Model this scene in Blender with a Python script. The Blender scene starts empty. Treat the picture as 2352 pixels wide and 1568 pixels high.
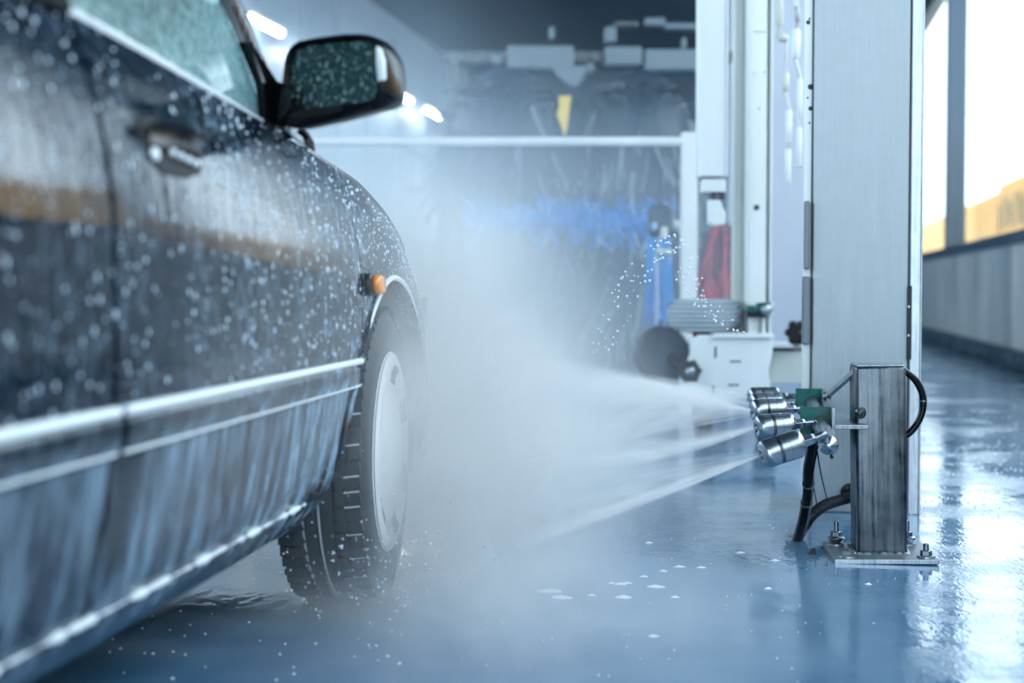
import bpy, bmesh, math, random
import numpy as np
from mathutils import Vector, Matrix

random.seed(7)
RNG = np.random.default_rng(11)
scene = bpy.context.scene
COL = scene.collection
PI = math.pi

# ------------------------------------------------------------------ camera
F_PX, CX, CY = 3267.0, 1176.0, 784.0          # 50 mm lens on a 36 mm wide frame of 2352 px
CAM_H = 0.63
PITCH = math.atan(119.0 / F_PX)               # horizon at y = 665
cam_d = bpy.data.cameras.new('camera')
cam_d.sensor_width = 36.0
cam_d.lens = 36.0 * F_PX / 2352.0
cam_d.clip_start, cam_d.clip_end = 0.05, 200
cam_d.dof.use_dof = True
cam_d.dof.focus_distance = 3.25
cam_d.dof.aperture_fstop = 2.3
cam = bpy.data.objects.new('camera', cam_d)
cam.location = (0, 0, CAM_H)
cam.rotation_euler = (PI / 2 - PITCH, 0, 0)
COL.objects.link(cam)
scene.camera = cam

# ------------------------------------------------------------------ world: overcast sky
world = bpy.data.worlds.new('overcast_sky')
scene.world = world
world.use_nodes = True
bg = world.node_tree.nodes['Background']
bg.inputs['Color'].default_value = (0.72, 0.875, 1.0, 1)
bg.inputs['Strength'].default_value = 2.6

vs = scene.view_settings
vs.view_transform = 'Standard'
vs.look = 'None'
vs.gamma = 1.0
vs.use_curve_mapping = False
vs.exposure = 1.2
scene.cycles.volume_bounces = 3
scene.cycles.volume_step_rate = 1.0
scene.cycles.transparent_max_bounces = 24
scene.cycles.max_bounces = 7
scene.cycles.diffuse_bounces = 3
scene.cycles.glossy_bounces = 4
scene.cycles.use_adaptive_sampling = True
scene.cycles.adaptive_threshold = 0.2

# ------------------------------------------------------------------ geometry of the place
ROOM = math.radians(10.3)                     # the hall runs 10.3 degrees to the right of the lens axis
RS, RC = math.sin(ROOM), math.cos(ROOM)
def R(s, w, z):                               # hall coordinates: s along the hall, w to the right
    return Vector((w * RC + s * RS, -w * RS + s * RC, z))
SP, CP = math.sin(PITCH), math.cos(PITCH)
def ray(px, py):
    dx, dy = (px - CX) / F_PX, (CY - py) / F_PX
    return Vector((dx, CP + dy * SP, -SP + dy * CP))
def P(px, py, Y):                             # point seen at that pixel, Y metres ahead
    d = ray(px, py)
    k = Y / d.y
    return Vector((d.x * k, Y, CAM_H + d.z * k))
def G(px, py):                                # point of the floor
    d = ray(px, py)
    k = -CAM_H / d.z
    return Vector((d.x * k, d.y * k, 0))
def onplane(px, py, p0, n):
    d = ray(px, py)
    o = Vector((0, 0, CAM_H))
    k = (p0 - o).dot(n) / d.dot(n)
    return o + d * k

# ------------------------------------------------------------------ materials
def mat(name, color=(.5, .5, .5), rough=.5, metal=0.0, spec=.5, coat=0.0, ior=None, emis=None, alpha=None):
    m = bpy.data.materials.new(name)
    m.use_nodes = True
    b = m.node_tree.nodes['Principled BSDF']
    b.inputs['Base Color'].default_value = (*color, 1)
    b.inputs['Roughness'].default_value = rough
    b.inputs['Metallic'].default_value = metal
    b.inputs['Specular IOR Level'].default_value = spec
    b.inputs['Coat Weight'].default_value = coat
    if ior: b.inputs['IOR'].default_value = ior
    if emis:
        b.inputs['Emission Color'].default_value = (*emis[0], 1)
        b.inputs['Emission Strength'].default_value = emis[1]
    return m
class NT:                                      # small node-tree helper
    def __init__(self, m):
        self.t = m.node_tree
        self.b = self.t.nodes.get('Principled BSDF')
        self.out = self.t.nodes.get('Material Output')
    def n(self, kind, **kw):
        nd = self.t.nodes.new(kind)
        for k, v in kw.items():
            if k.startswith('_'): setattr(nd, k[1:], v)
            else:
                key = int(k[1:]) if k[0] == 'i' and k[1:].isdigit() else k.replace('_', ' ')
                s = nd.inputs[key]
                if isinstance(v, bpy.types.NodeSocket): self.t.links.new(v, s)
                else: s.default_value = v
        return nd
    def l(self, a, b): self.t.links.new(a, b)
    def coord(self, scale=(1, 1, 1)):
        tc = self.n('ShaderNodeTexCoord')
        mp = self.n('ShaderNodeMapping', Scale=scale)
        self.l(tc.outputs['Object'], mp.inputs['Vector'])
        return mp.outputs['Vector']
    def noise(self, vec, scale, detail=3, rough=.5, dist=0.0):
        nd = self.n('ShaderNodeTexNoise', Vector=vec, Scale=scale, Detail=detail, Roughness=rough, Distortion=dist)
        return nd.outputs['Fac']
    def ramp(self, fac, a, b, ca=(0, 0, 0, 1), cb=(1, 1, 1, 1)):
        r = self.n('ShaderNodeValToRGB', Fac=fac)
        e = r.color_ramp.elements
        e[0].position, e[0].color = a, ca
        e[1].position, e[1].color = b, cb
        return r.outputs['Color']
    def rng(self, v, a, b, c=0.0, d=1.0, clamp=True):
        r = self.n('ShaderNodeMapRange', i0=v, i1=a, i2=b, i3=c, i4=d)
        r.clamp = clamp
        return r.outputs[0]
    def math(self, op, a, b=None, c=None):
        nd = self.t.nodes.new('ShaderNodeMath'); nd.operation = op
        for i, v in enumerate((a, b, c)):
            if v is None: continue
            if isinstance(v, bpy.types.NodeSocket): self.l(v, nd.inputs[i])
            else: nd.inputs[i].default_value = v
        return nd.outputs[0]
    def mix(self, fac, a, b):
        nd = self.t.nodes.new('ShaderNodeMix'); nd.data_type = 'RGBA'
        for s, v in ((nd.inputs[0], fac), (nd.inputs[6], a), (nd.inputs[7], b)):
            if isinstance(v, bpy.types.NodeSocket): self.l(v, s)
            else: s.default_value = v
        return nd.outputs[2]
    def bump(self, h, strength=.3, dist=.01):
        nd = self.n('ShaderNodeBump', Height=h, Strength=strength, Distance=dist)
        self.l(nd.outputs[0], self.b.inputs['Normal'])
    def set(self, name, v):
        s = self.b.inputs[name]
        if isinstance(v, bpy.types.NodeSocket): self.l(v, s)
        else: s.default_value = v

def streaked(name, c1, c2, rough, metal, scale, squash=(1, 1, .04), spec=.5, bump=0, rspread=.12):
    m = mat(name, c1, rough, metal, spec)
    t = NT(m)
    f = t.noise(t.coord(squash), scale, 4, .6)
    g = t.noise(t.coord((1, 1, 1)), scale * .22, 3, .6)
    k = t.rng(t.math('ADD', t.math('MULTIPLY', f, .7), t.math('MULTIPLY', g, .3)), .38, .62)
    t.set('Base Color', t.mix(k, (*c1, 1), (*c2, 1)))
    t.set('Roughness', t.rng(k, 0, 1, rough - rspread / 2, rough + rspread / 2))
    if bump: t.bump(f, bump, .002)
    return m

M = {}
M['steel'] = streaked('brushed_stainless', (.22, .26, .30), (.42, .46, .49), .34, .95, 120)
M['steel_dark'] = streaked('weathered_stainless', (.03, .042, .055), (.14, .16, .175), .34, .95, 90, rspread=.2)
M['alu'] = streaked('satin_aluminium', (.27, .32, .35), (.33, .38, .41), .48, .45, 70)
M['polished'] = mat('polished_steel', (.34, .39, .44), .27, 1.0)
M['bolt'] = mat('zinc_bolt', (.20, .24, .28), .3, .95)
M['white'] = streaked('white_enamel', (.62, .68, .70), (.70, .75, .76), .35, 0, 9)
M['cream'] = streaked('cream_enamel', (.48, .52, .50), (.55, .59, .56), .4, 0, 9)
M['green'] = streaked('green_enamel', (.0, .075, .068), (.001, .11, .10), .30, 0, 40, (1, 1, 1), spec=.25)
M['rubber'] = mat('black_rubber', (.003, .006, .010), .20, spec=.18)
M['tyre'] = mat('tyre_rubber', (.020, .028, .036), .45)
M['black'] = mat('black_plastic', (.003, .004, .006), .22, spec=.3)
M['rust'] = streaked('rust', (.05, .02, .012), (.12, .05, .03), .8, 0, 60, (1, 1, 1))
M['dark'] = mat('dark_recess', (.012, .016, .022), .7)
M['slot'] = mat('slot_black', (.02, .028, .035), .6)
M['concrete'] = mat('concrete', (.3, .3, .3), .6)
t = NT(M['concrete'])
f = t.noise(t.coord((1, 1, .05)), 5.5, 5, .65)
g = t.noise(t.coord((1, 1, 1)), 1.2, 4, .6)
k = t.rng(t.math('ADD', t.math('MULTIPLY', f, .75), t.math('MULTIPLY', g, .25)), .36, .64)
t.set('Base Color', t.mix(k, (.40, .44, .44, 1), (.86, .88, .84, 1)))
t.set('Roughness', t.rng(f, .3, .7, .25, .5))
t.bump(f, .25, .01)
M['kerb'] = streaked('wet_kerb', (.025, .04, .055), (.06, .085, .11), .25, 0, 20, (1, 1, 1), bump=.6)
M['frame'] = mat('grey_blue_frame', (.07, .11, .15), .4)
M['wall_far'] = streaked('painted_block_wall', (.035, .085, .14), (.055, .12, .19), .6, 0, 1.2, (1, 1, .15))
M['wall_left'] = streaked('pale_panel_wall', (.26, .36, .46), (.33, .43, .53), .45, 0, 1.5, (1, 1, .05))
M['ceil'] = mat('dark_ceiling', (.025, .055, .09), .7)
M['lilac'] = streaked('pale_lilac_panel', (.46, .52, .63), (.54, .60, .70), .45, 0, 2.5, (1, 1, .2))
M['yellow'] = mat('yellow_banner', (1.0, .70, .34), .5)
t = NT(M['yellow'])
_tl = t.n('ShaderNodeBsdfTranslucent', Color=(1.0, .80, .52, 1)); _df = t.n('ShaderNodeBsdfDiffuse', Color=(1.0, .68, .34, 1))
_mx = t.n('ShaderNodeMixShader', i0=.55); t.l(_df.outputs[0], _mx.inputs[1]); t.l(_tl.outputs[0], _mx.inputs[2]); t.l(_mx.outputs[0], t.out.inputs['Surface'])
M['yellow_tag'] = mat('yellow_tag', (.70, .52, .10), .5)
M['print'] = mat('grey_green_print', (.30, .33, .26), .6)
M['asphalt'] = mat('pale_asphalt', (.45, .47, .48), .7)
M['white_out'] = mat('white_facade', (.85, .87, .88), .6)
M['tube'] = mat('tube_light', (1, 1, 1), .5, emis=((.86, .94, 1.0), 14.0))
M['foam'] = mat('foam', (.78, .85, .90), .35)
M['drop'] = mat('white_water_drop', (.62, .75, .86), .12)
M['blue'] = streaked('blue_brush_fibre', (.015, .15, .48), (.05, .28, .68), .5, 0, 30)
M['blue_pale'] = mat('pale_blue_fibre', (.32, .46, .72), .5)
M['red'] = streaked('red_brush_fibre', (.30, .03, .06), (.48, .07, .10), .5, 0, 30)
M['maroon'] = mat('maroon_fibre', (.10, .03, .06), .6)
M['brush_dark'] = streaked('slate_brush_fibre', (.010, .030, .058), (.028, .058, .095), .55, 0, 18)
M['brush_light'] = mat('grey_brush_fibre', (.22, .28, .34), .5)
M['ribbed'] = mat('ribbed_rubber', (.40, .47, .52), .22)
M['beam_grey'] = mat('beam_grey', (.15, .21, .26), .5)
M['amber'] = mat('amber_lens', (.85, .27, .02), .15, coat=.5)
M['hubcap'] = mat('silver_hubcap', (.86, .89, .91), .3, .1)
M['grey_plastic'] = mat('grey_plastic', (.10, .13, .16), .35)
M['chrome'] = mat('chrome', (.75, .80, .84), .12, 1.0)

# wet painted floor
M['floor'] = mat('wet_blue_floor', (.03, .10, .22), .08, 0, .5, ior=1.55)
t = NT(M['floor'])
big = t.noise(t.coord((1, 1, 1)), .9, 4, .6)
fin = t.noise(t.coord((1, .45, 1)), 26, 3, .6)
fn2 = t.noise(t.coord((1, .5, 1)), 110, 2, .6)
patch = t.rng(t.noise(t.coord((1, 1, 1)), 2.3, 5, .65), .42, .60)
t.set('Base Color', t.mix(t.rng(big, .35, .65), (.05, .14, .25, 1), (.14, .25, .37, 1)))
t.set('Roughness', t.rng(patch, 0, 1, .04, .20))
h = t.math('ADD', t.math('MULTIPLY', fin, .6), t.math('MULTIPLY', t.math('MULTIPLY', fn2, patch), .5))
t.bump(h, .22, .006)

# wet car paint with soap film: foam blobs above the strip, running film below it
def paint_material():
    m = mat('wet_navy_paint', (.008, .012, .020), .10, .0, .5, coat=.1)
    t = NT(m)
    tc = t.n('ShaderNodeTexCoord')
    sep = t.n('ShaderNodeSeparateXYZ')
    t.l(tc.outputs['Object'], sep.inputs[0])
    z, y = sep.outputs[2], sep.outputs[1]
    v1 = t.noise(t.coord((1, 1, .26)), 105, 3, .6, .2)
    v2 = t.noise(t.coord((1, 1, .035)), 36, 4, .6, .25)
    v3 = t.noise(t.coord((1, 1, .25)), 7, 3, .6)
    blobs = t.math('MULTIPLY', t.rng(v1, .50, .62), t.rng(v3, .30, .60))
    runs = t.rng(v2, .42, .66)
    low = t.rng(z, .475, .455)                # below the bump strip the film runs down
    ahead = t.rng(y, -1.4, -.1)
    film = t.math('MULTIPLY', low, t.math('ADD', t.math('MULTIPLY', runs, .85), .0))
    film = t.math('MULTIPLY', film, t.math('ADD', t.math('MULTIPLY', ahead, .6), .5))
    spots = t.math('MULTIPLY', t.math('SUBTRACT', 1.0, low), t.math('MULTIPLY', blobs, t.math('ADD', t.math('MULTIPLY', ahead, .55), .20)))
    k = t.math('MINIMUM', t.math('ADD', film, spots), .85)
    t.set('Base Color', t.mix(k, (.003, .008, .018, 1), (.32, .50, .68, 1)))
    t.set('Roughness', t.rng(k, 0, .8, .07, .40))
    t.bump(t.math('ADD', v1, runs), .10, .003)
    return m
M['paint'] = paint_material()

def film_glass():
    m = mat('teal_wet_glass', (.20, .42, .44), .08, 0, .5)
    t = NT(m)
    v = t.noise(t.coord((1, 1, .9)), 75, 4, .6, .3)
    k = t.rng(v, .44, .60)
    tr = t.n('ShaderNodeBsdfTransparent', Color=(.50, .80, .82, 1))
    df = t.n('ShaderNodeBsdfTranslucent', Color=(.72, .93, .94, 1))
    d2 = t.n('ShaderNodeBsdfDiffuse', Color=(.50, .76, .78, 1))
    gl = t.n('ShaderNodeBsdfGlossy', Roughness=.06)
    a = t.n('ShaderNodeMixShader', i0=.5); t.l(df.outputs[0], a.inputs[1]); t.l(d2.outputs[0], a.inputs[2])
    b = t.n('ShaderNodeMixShader', i0=t.rng(k, 0, 1, .45, .92)); t.l(tr.outputs[0], b.inputs[1]); t.l(a.outputs[0], b.inputs[2])
    fr = t.n('ShaderNodeFresnel', IOR=1.4)
    c = t.n('ShaderNodeMixShader', i0=fr.outputs[0]); t.l(b.outputs[0], c.inputs[1]); t.l(gl.outputs[0], c.inputs[2])
    t.l(c.outputs[0], t.out.inputs['Surface'])
    return m
M['film_glass'] = film_glass()

def clear_glass(name, col):
    m = mat(name)
    t = NT(m)
    tr = t.n('ShaderNodeBsdfTransparent', Color=col)
    gl = t.n('ShaderNodeBsdfGlossy', Roughness=.02)
    ge = t.n('ShaderNodeNewGeometry')
    fr = t.n('ShaderNodeFresnel', IOR=t.rng(ge.outputs['Backfacing'], 0, 1, 1.06, 1 / 1.06))
    c = t.n('ShaderNodeMixShader', i0=fr.outputs[0]); t.l(tr.outputs[0], c.inputs[1]); t.l(gl.outputs[0], c.inputs[2])
    t.l(c.outputs[0], t.out.inputs['Surface'])
    return m
M['dim_pane'] = clear_glass('dimmed_pane', (.22, .26, .29, 1))  # grey tint in the glass dims the daylight of the far window
M['pane'] = clear_glass('window_pane', (.97, .985, .99, 1))

def mirror_glass():
    m = mat('wet_mirror_glass', (.30, .44, .47), .03, 1.0)
    t = NT(m)
    v = t.noise(t.coord((1, 1, .85)), 210, 3, .6, .3)
    k = t.rng(v, .52, .66)
    t.set('Base Color', t.mix(k, (.035, .06, .065, 1), (.24, .36, .38, 1)))  # dark base puts the dark cabin's reflection into the glass colour
    t.set('Metallic', t.rng(k, 0, 1, 1, .25))
    t.set('Roughness', t.rng(k, 0, 1, .03, .3))
    t.bump(v, .35, .004)
    return m
M['mirror'] = mirror_glass()

# ------------------------------------------------------------------ mesh helpers
class MB:
    def __init__(self):
        self.v, self.f = [], []
    def add(self, vs, fs):
        o = len(self.v)
        self.v += [tuple(p) for p in vs]
        self.f += [tuple(i + o for i in f) for f in fs]
        return self
    def box(self, c, size, mtx=None):
        c = Vector(c); sx, sy, sz = (q / 2 for q in size)
        pts = []
        for x in (-sx, sx):
            for y in (-sy, sy):
                for z in (-sz, sz):
                    p = Vector((x, y, z))
                    pts.append((mtx @ p if mtx else p) + c)
        return self.add(pts, [(0, 1, 3, 2), (4, 6, 7, 5), (0, 4, 5, 1), (2, 3, 7, 6), (0, 2, 6, 4), (1, 5, 7, 3)])
    def hexa(self, p):                        # eight corners: bottom loop of 4, top loop of 4
        return self.add(p, [(3, 2, 1, 0), (4, 5, 6, 7), (0, 1, 5, 4), (1, 2, 6, 5), (2, 3, 7, 6), (3, 0, 4, 7)])
    def lathe(self, prof, origin, axis, n=24, caps=True):
        a = Vector(axis).normalized()
        u = a.orthogonal().normalized(); w = a.cross(u)
        o = Vector(origin); vs, fs = [], []
        for d, r in prof:
            for i in range(n):
                q = 2 * PI * i / n
                vs.append(o + a * d + (u * math.cos(q) + w * math.sin(q)) * r)
        for k in range(len(prof) - 1):
            for i in range(n):
                j = (i + 1) % n
                fs.append((k * n + i, k * n + j, (k + 1) * n + j, (k + 1) * n + i))
        if caps:
            fs.append(tuple(range(n - 1, -1, -1)))
            fs.append(tuple(range((len(prof) - 1) * n, len(prof) * n)))
        return self.add(vs, fs)
    def cyl(self, p0, p1, r0, r1=None, n=16):
        p0, p1 = Vector(p0), Vector(p1)
        return self.lathe([(0, r0), ((p1 - p0).length, r0 if r1 is None else r1)], p0, p1 - p0, n)
    def tube(self, pts, rad, n=10, caps=True):
        pts = [Vector(p) for p in pts]
        rads = rad if isinstance(rad, (list, tuple)) else [rad] * len(pts)
        T = []
        for i in range(len(pts)):
            d = pts[min(i + 1, len(pts) - 1)] - pts[max(i - 1, 0)]
            T.append(d.normalized())
        u = T[0].orthogonal().normalized(); vs, fs = [], []
        for i, p in enumerate(pts):
            u = (u - T[i] * u.dot(T[i])).normalized()
            w = T[i].cross(u)
            for k in range(n):
                q = 2 * PI * k / n
                vs.append(p + (u * math.cos(q) + w * math.sin(q)) * rads[i])
        for i in range(len(pts) - 1):
            for k in range(n):
                j = (k + 1) % n
                fs.append((i * n + k, i * n + j, (i + 1) * n + j, (i + 1) * n + k))
        if caps:
            fs.append(tuple(range(n - 1, -1, -1)))
            fs.append(tuple(range((len(pts) - 1) * n, len(pts) * n)))
        return self.add(vs, fs)
    def prism(self, poly, off):               # polygon of 3-D points pushed along a vector
        n = len(poly); off = Vector(off)
        vs = [Vector(p) for p in poly] + [Vector(p) + off for p in poly]
        fs = [tuple(range(n - 1, -1, -1)), tuple(range(n, 2 * n))]
        fs += [(i, (i + 1) % n, n + (i + 1) % n, n + i) for i in range(n)]
        return self.add(vs, fs)
    def grid(self, fn, nu, nv, skirt=None):
        vs = [Vector(fn(i / (nu - 1), j / (nv - 1))) for j in range(nv) for i in range(nu)]
        fs = [(j * nu + i, j * nu + i + 1, (j + 1) * nu + i + 1, (j + 1) * nu + i) for j in range(nv - 1) for i in range(nu - 1)]
        if skirt is not None:
            loop = [i for i in range(nu)] + [j * nu + nu - 1 for j in range(1, nv)] + [(nv - 1) * nu + i for i in range(nu - 2, -1, -1)] + [j * nu for j in range(nv - 2, 0, -1)]
            o = len(vs); s = Vector(skirt)
            vs += [vs[i] + s for i in loop]
            L = len(loop)
            fs += [(loop[k], o + k, o + (k + 1) % L, loop[(k + 1) % L]) for k in range(L)]
        return self.add(vs, fs)
    def build(self, name, m, parent=None, smooth=40, bevel=0.0, seg=2, base=None, fix=True):
        me = bpy.data.meshes.new(name)
        vs = self.v
        if base is not None:
            b = Vector(base); vs = [tuple(Vector(p) - b) for p in vs]
        me.from_pydata(vs, [], self.f)
        bm = bmesh.new(); bm.from_mesh(me)
        if fix: bmesh.ops.recalc_face_normals(bm, faces=bm.faces)
        if bevel:
            bmesh.ops.remove_doubles(bm, verts=bm.verts, dist=1e-6)
            ed = [e for e in bm.edges if len(e.link_faces) == 2 and e.calc_face_angle(0) > math.radians(40)]
            bmesh.ops.bevel(bm, geom=ed, offset=bevel, segments=seg, profile=.5, affect='EDGES', clamp_overlap=True)
        if smooth:
            for f in bm.faces: f.smooth = True
            for e in bm.edges:
                if len(e.link_faces) == 2 and e.calc_face_angle(0) > math.radians(smooth): e.smooth = False
        bm.to_mesh(me); bm.free()
        me.materials.append(M[m] if isinstance(m, str) else m)
        o = bpy.data.objects.new(name, me)
        if base is not None: o.location = base
        COL.objects.link(o)
        if parent is not None: o.parent = parent
        return o

def tag(o, label=None, cat=None, group=None, kind=None):
    for k, v in (('label', label), ('category', cat), ('group', group), ('kind', kind)):
        if v: o[k] = v
    return o
def thing(name, label, cat, loc=(0, 0, 0), rz=0.0, group=None, rot=None):
    o = bpy.data.objects.new(name, None)
    o.empty_display_size = .05
    o.location = loc
    o.rotation_euler = rot or (0, 0, rz)
    COL.objects.link(o)
    return tag(o, label, cat, group)
def struct(o):
    o['kind'] = 'structure'
    return o
def copy_mesh(o, parent=None, loc=None, rot=None, scale=None):
    c = o.copy(); COL.objects.link(c)
    c.parent = parent if parent is not None else o.parent
    if loc is not None: c.location = loc
    if rot is not None: c.rotation_euler = rot
    if scale is not None: c.scale = scale
    return c
def lerp(a, b, k): return a + (b - a) * k
def bez(p, n):                                # smooth curve through points (Catmull-Rom)
    p = [Vector(q) for q in p]; p = [p[0] * 2 - p[1]] + p + [p[-1] * 2 - p[-2]]
    out = []
    for i in range(1, len(p) - 2):
        for k in range(n):
            t = k / n
            out.append(.5 * ((2 * p[i]) + (p[i + 1] - p[i - 1]) * t + (2 * p[i - 1] - 5 * p[i] + 4 * p[i + 1] - p[i + 2]) * t * t + (3 * p[i] - p[i - 1] - 3 * p[i + 1] + p[i + 2]) * t ** 3))
    return out + [p[-2]]

# ------------------------------------------------------------------ the hall
S0, S1 = -7.0, 27.5                           # hall runs from its open end behind the camera to the far wall
WR, WL, ZC = 1.95, -5.85, 4.9
SILL, HEAD = 1.10, 4.30
struct(MB().add([R(-14, -16, 0), R(-14, 24, 0), R(40, 24, 0), R(40, -16, 0)], [(0, 1, 2, 3)]).build('floor', 'floor', smooth=0))
struct(MB().hexa([R(S0, WL - .3, ZC), R(S0, WR + .3, ZC), R(S1, WR + .3, ZC), R(S1, WL - .3, ZC)] + [R(S0, WL - .3, ZC + .25), R(S0, WR + .3, ZC + .25), R(S1, WR + .3, ZC + .25), R(S1, WL - .3, ZC + .25)]).build('ceiling', 'ceil', smooth=0))
def slab(mb, s0, s1, w0, w1, z0, z1):
    return mb.hexa([R(s0, w0, z0), R(s0, w1, z0), R(s1, w1, z0), R(s1, w0, z0), R(s0, w0, z1), R(s0, w1, z1), R(s1, w1, z1), R(s1, w0, z1)])
mb = MB()
slab(mb, S0, S1, WR, WR + .22, 0, SILL - .10)
struct(mb.build('wall_right', 'concrete', smooth=0))
struct(slab(MB(), S0, S1, WR, WR + .22, HEAD, ZC).build('wall_right_header', 'frame', smooth=0))
struct(slab(MB(), S0, S1, WR - .06, WR + .0, 0, .16).build('baseboard_right', 'kerb', smooth=0, bevel=.02))
struct(slab(MB(), S1, S1 + .25, WL - .3, WR + .3, 0, ZC).build('wall_back', 'wall_far', smooth=0))
# window band of the right wall: sill rail, head rail, mullions, panes
MUL = [16.72 + 5.6 * k for k in range(-4, 2)]
edges = [S0] + MUL + [S1]
for i, (a, b) in enumerate(zip(edges[:-1], edges[1:])):
    win = struct(thing('window_%d' % (i + 1), None, None, R((a + b) / 2, WR, SILL - .1)))
    def wpart(name, m, s0, s1, w0, w1, z0, z1, bevel=0):
        o = slab(MB(), s0, s1, w0, w1, z0, z1).build(name, m, None, smooth=0, bevel=bevel, base=win.location)
        o.location = (0, 0, 0); o.parent = win
        return o
    wpart('sill_rail', 'frame', a, b, WR - .035, WR + .16, SILL - .10, SILL)
    wpart('head_rail', 'frame', a, b, WR, WR + .12, HEAD - .12, HEAD)
    wpart('mullion', 'frame', a - .07, a + .07, WR - .02, WR + .20, SILL, HEAD - .12, .01)
    wpart('glass_pane', 'pane', a + .07, b - .07, WR + .08, WR + .088, SILL, HEAD - .12)
# left wall with one small window near its far end, panel joints
LW0, LW1, LZ0, LZ1 = 22.3, 25.0, 2.25, 2.98
mb = MB()
slab(mb, 12.2, LW0, WL - .2, WL, 0, ZC); slab(mb, S0, 12.2, WL - .2, WL, 0, SILL); slab(mb, S0, 12.2, WL - .2, WL, HEAD, ZC); slab(mb, LW1, S1, WL - .2, WL, 0, ZC)
slab(mb, LW0, LW1, WL - .2, WL, 0, LZ0); slab(mb, LW0, LW1, WL - .2, WL, LZ1, ZC)
wl = struct(mb.build('wall_left', 'wall_left', smooth=0))
for s in np.arange(12.75, 27, 1.5):
    slab(MB(), s - .025, s + .025, WL, WL + .03, 0, ZC - .3).build('panel_joint_strip', 'wall_left', wl, smooth=0)
win = struct(thing('window_8', None, None, R((LW0 + LW1) / 2, WL, LZ0)))
for nm, m, q in (('sill_rail', 'frame', (LW0, LW1, WL - .15, WL + .03, LZ0, LZ0 + .05)), ('head_rail', 'frame', (LW0, LW1, WL - .15, WL, LZ1 - .05, LZ1)), ('glass_pane', 'dim_pane', (LW0, LW1, WL - .1, WL - .092, LZ0 + .05, LZ1 - .05))):
    o = slab(MB(), *q).build(nm, m, None, smooth=0, base=win.location); o.location = (0, 0, 0); o.parent = win
lw_edges = list(np.linspace(S0, 12.2, 6))  # unseen window band added to daylight the hall; bright car glass implies it
for i, (a, b) in enumerate(zip(lw_edges[:-1], lw_edges[1:])):
    win = struct(thing('window_%d' % (9 + i), None, None, R((a + b) / 2, WL, SILL)))
    for nm, m, q in (('sill_rail', 'frame', (a, b, WL - .15, WL + .03, SILL, SILL + .08)), ('head_rail', 'frame', (a, b, WL - .15, WL, HEAD - .08, HEAD)), ('mullion', 'frame', (a, a + .12, WL - .18, WL + .02, SILL + .08, HEAD - .08)), ('glass_pane', 'pane', (a + .12, b, WL - .1, WL - .092, SILL + .08, HEAD - .08))):
        o = slab(MB(), *q).build(nm, m, None, smooth=0, base=win.location); o.location = (0, 0, 0); o.parent = win
# tube lights along the left wall
tube_lab = 'white tube light of the left wall row, hidden behind the door mirror'
for k in range(5, 11):
    s = 15.25 + 2.0 * (k - 6)
    lab = {5: 'white tube light of the left wall row, behind the car side window',
           6: 'white tube light beside the windscreen pillar, largest of the visible row',
           10: 'white tube light farthest along the row, right of the door mirror',
           9: 'white tube light peeping out behind the door mirror edge'}.get(k, tube_lab)
    c = R(s, WL + .27, 3.58)
    lt = thing('tube_light', lab, 'lamp', c, -ROOM, 'tube lights along the left wall')
    MB().box((0, 0, .05), (.12, 1.14, .05)).build('housing', 'white', lt, smooth=0, bevel=.008)
    MB().cyl((0, -.52, 0), (0, .52, 0), .038, n=14).build('tube', 'tube', lt)
    for q in (-.55, .55): MB().box((0, q, .02), (.06, .04, .07)).build('lamp_holder', 'white', lt, smooth=0, bevel=.006)
    MB().box((-.12, 0, .06), (.24, .05, .02)).build('wall_arm', 'white', lt, smooth=0)
# pale lilac panel wall behind the column
struct(slab(MB(), 12.0, 12.12, -.35, 1.2, 0, 3.6).build('wall_partition', 'lilac', smooth=0))
# outside: paving and yellow banner wall
struct(slab(MB(), -14, 40, WR + .3, 24, .005, .02).build('floor_outside', 'asphalt', smooth=0))
ban = thing('banner_board', 'yellow banner board with faint lettering outside the windows', 'banner', R(14, 3.6, 0))
def bpart(name, m, q, bevel=0):
    o = slab(MB(), *q).build(name, m, None, smooth=0, bevel=bevel, base=ban.location); o.location = (0, 0, 0); o.parent = ban; return o
bpart('board', 'yellow', (-4, 24.0, 3.6, 3.66, .35, 2.30))
bpart('end_board', 'yellow', (24.0, 39.0, 3.6, 3.66, .35, 2.20))
for s in np.arange(-4, 39, 4.3): bpart('post', 'white_out', (s - .05, s + .05, 3.67, 3.77, 0, 2.15))
bpart('pale_patch', 'white_out', (24.3, 27.0, 3.592, 3.6, .9, 1.52))
for i in range(9):
    s = 23.9 - i * .36
    bpart('print_mark', 'print', (s - .13, s + (.0 if i % 3 else .06), 3.594, 3.6, 1.55 + .06 * (i % 2), 2.08 - .10 * ((i * 7) % 3 == 0)))
# ------------------------------------------------------------------ the car
# local frame: x outwards from its right flank, y forwards, z up; origin under the right front hub
CAR_H = math.radians(7.5)
car = thing('car', 'dark wet saloon car with foam running down its doors', 'car', (-.24, 2.90, 0), -CAR_H)
CAR_M = Matrix.Translation((-.24, 2.90, 0)) @ Matrix.Rotation(-CAR_H, 4, 'Z')
CAR_I = CAR_M.inverted()
def smooth_table(tab, lo, hi, sigma):
    xs = np.linspace(lo, hi, 2001)
    ys = np.interp(xs, [a for a, _ in tab], [b for _, b in tab])
    h = max(1, int(sigma / (hi - lo) * 2000)); k = np.ones(2 * h + 1) / (2 * h + 1)
    for _ in range(2):
        ys = np.convolve(np.pad(ys, h, mode='edge'), k, mode='valid')
    return lambda q: float(np.interp(q, xs, ys))
topz = smooth_table([(-4, .93), (-2.4, .945), (-1.4, .930), (-.64, .886), (-.45, .870), (-.07, .838), (.21, .782), (.44, .712), (.65, .655), (.9, .61)], -4, 1, .06)
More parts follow.
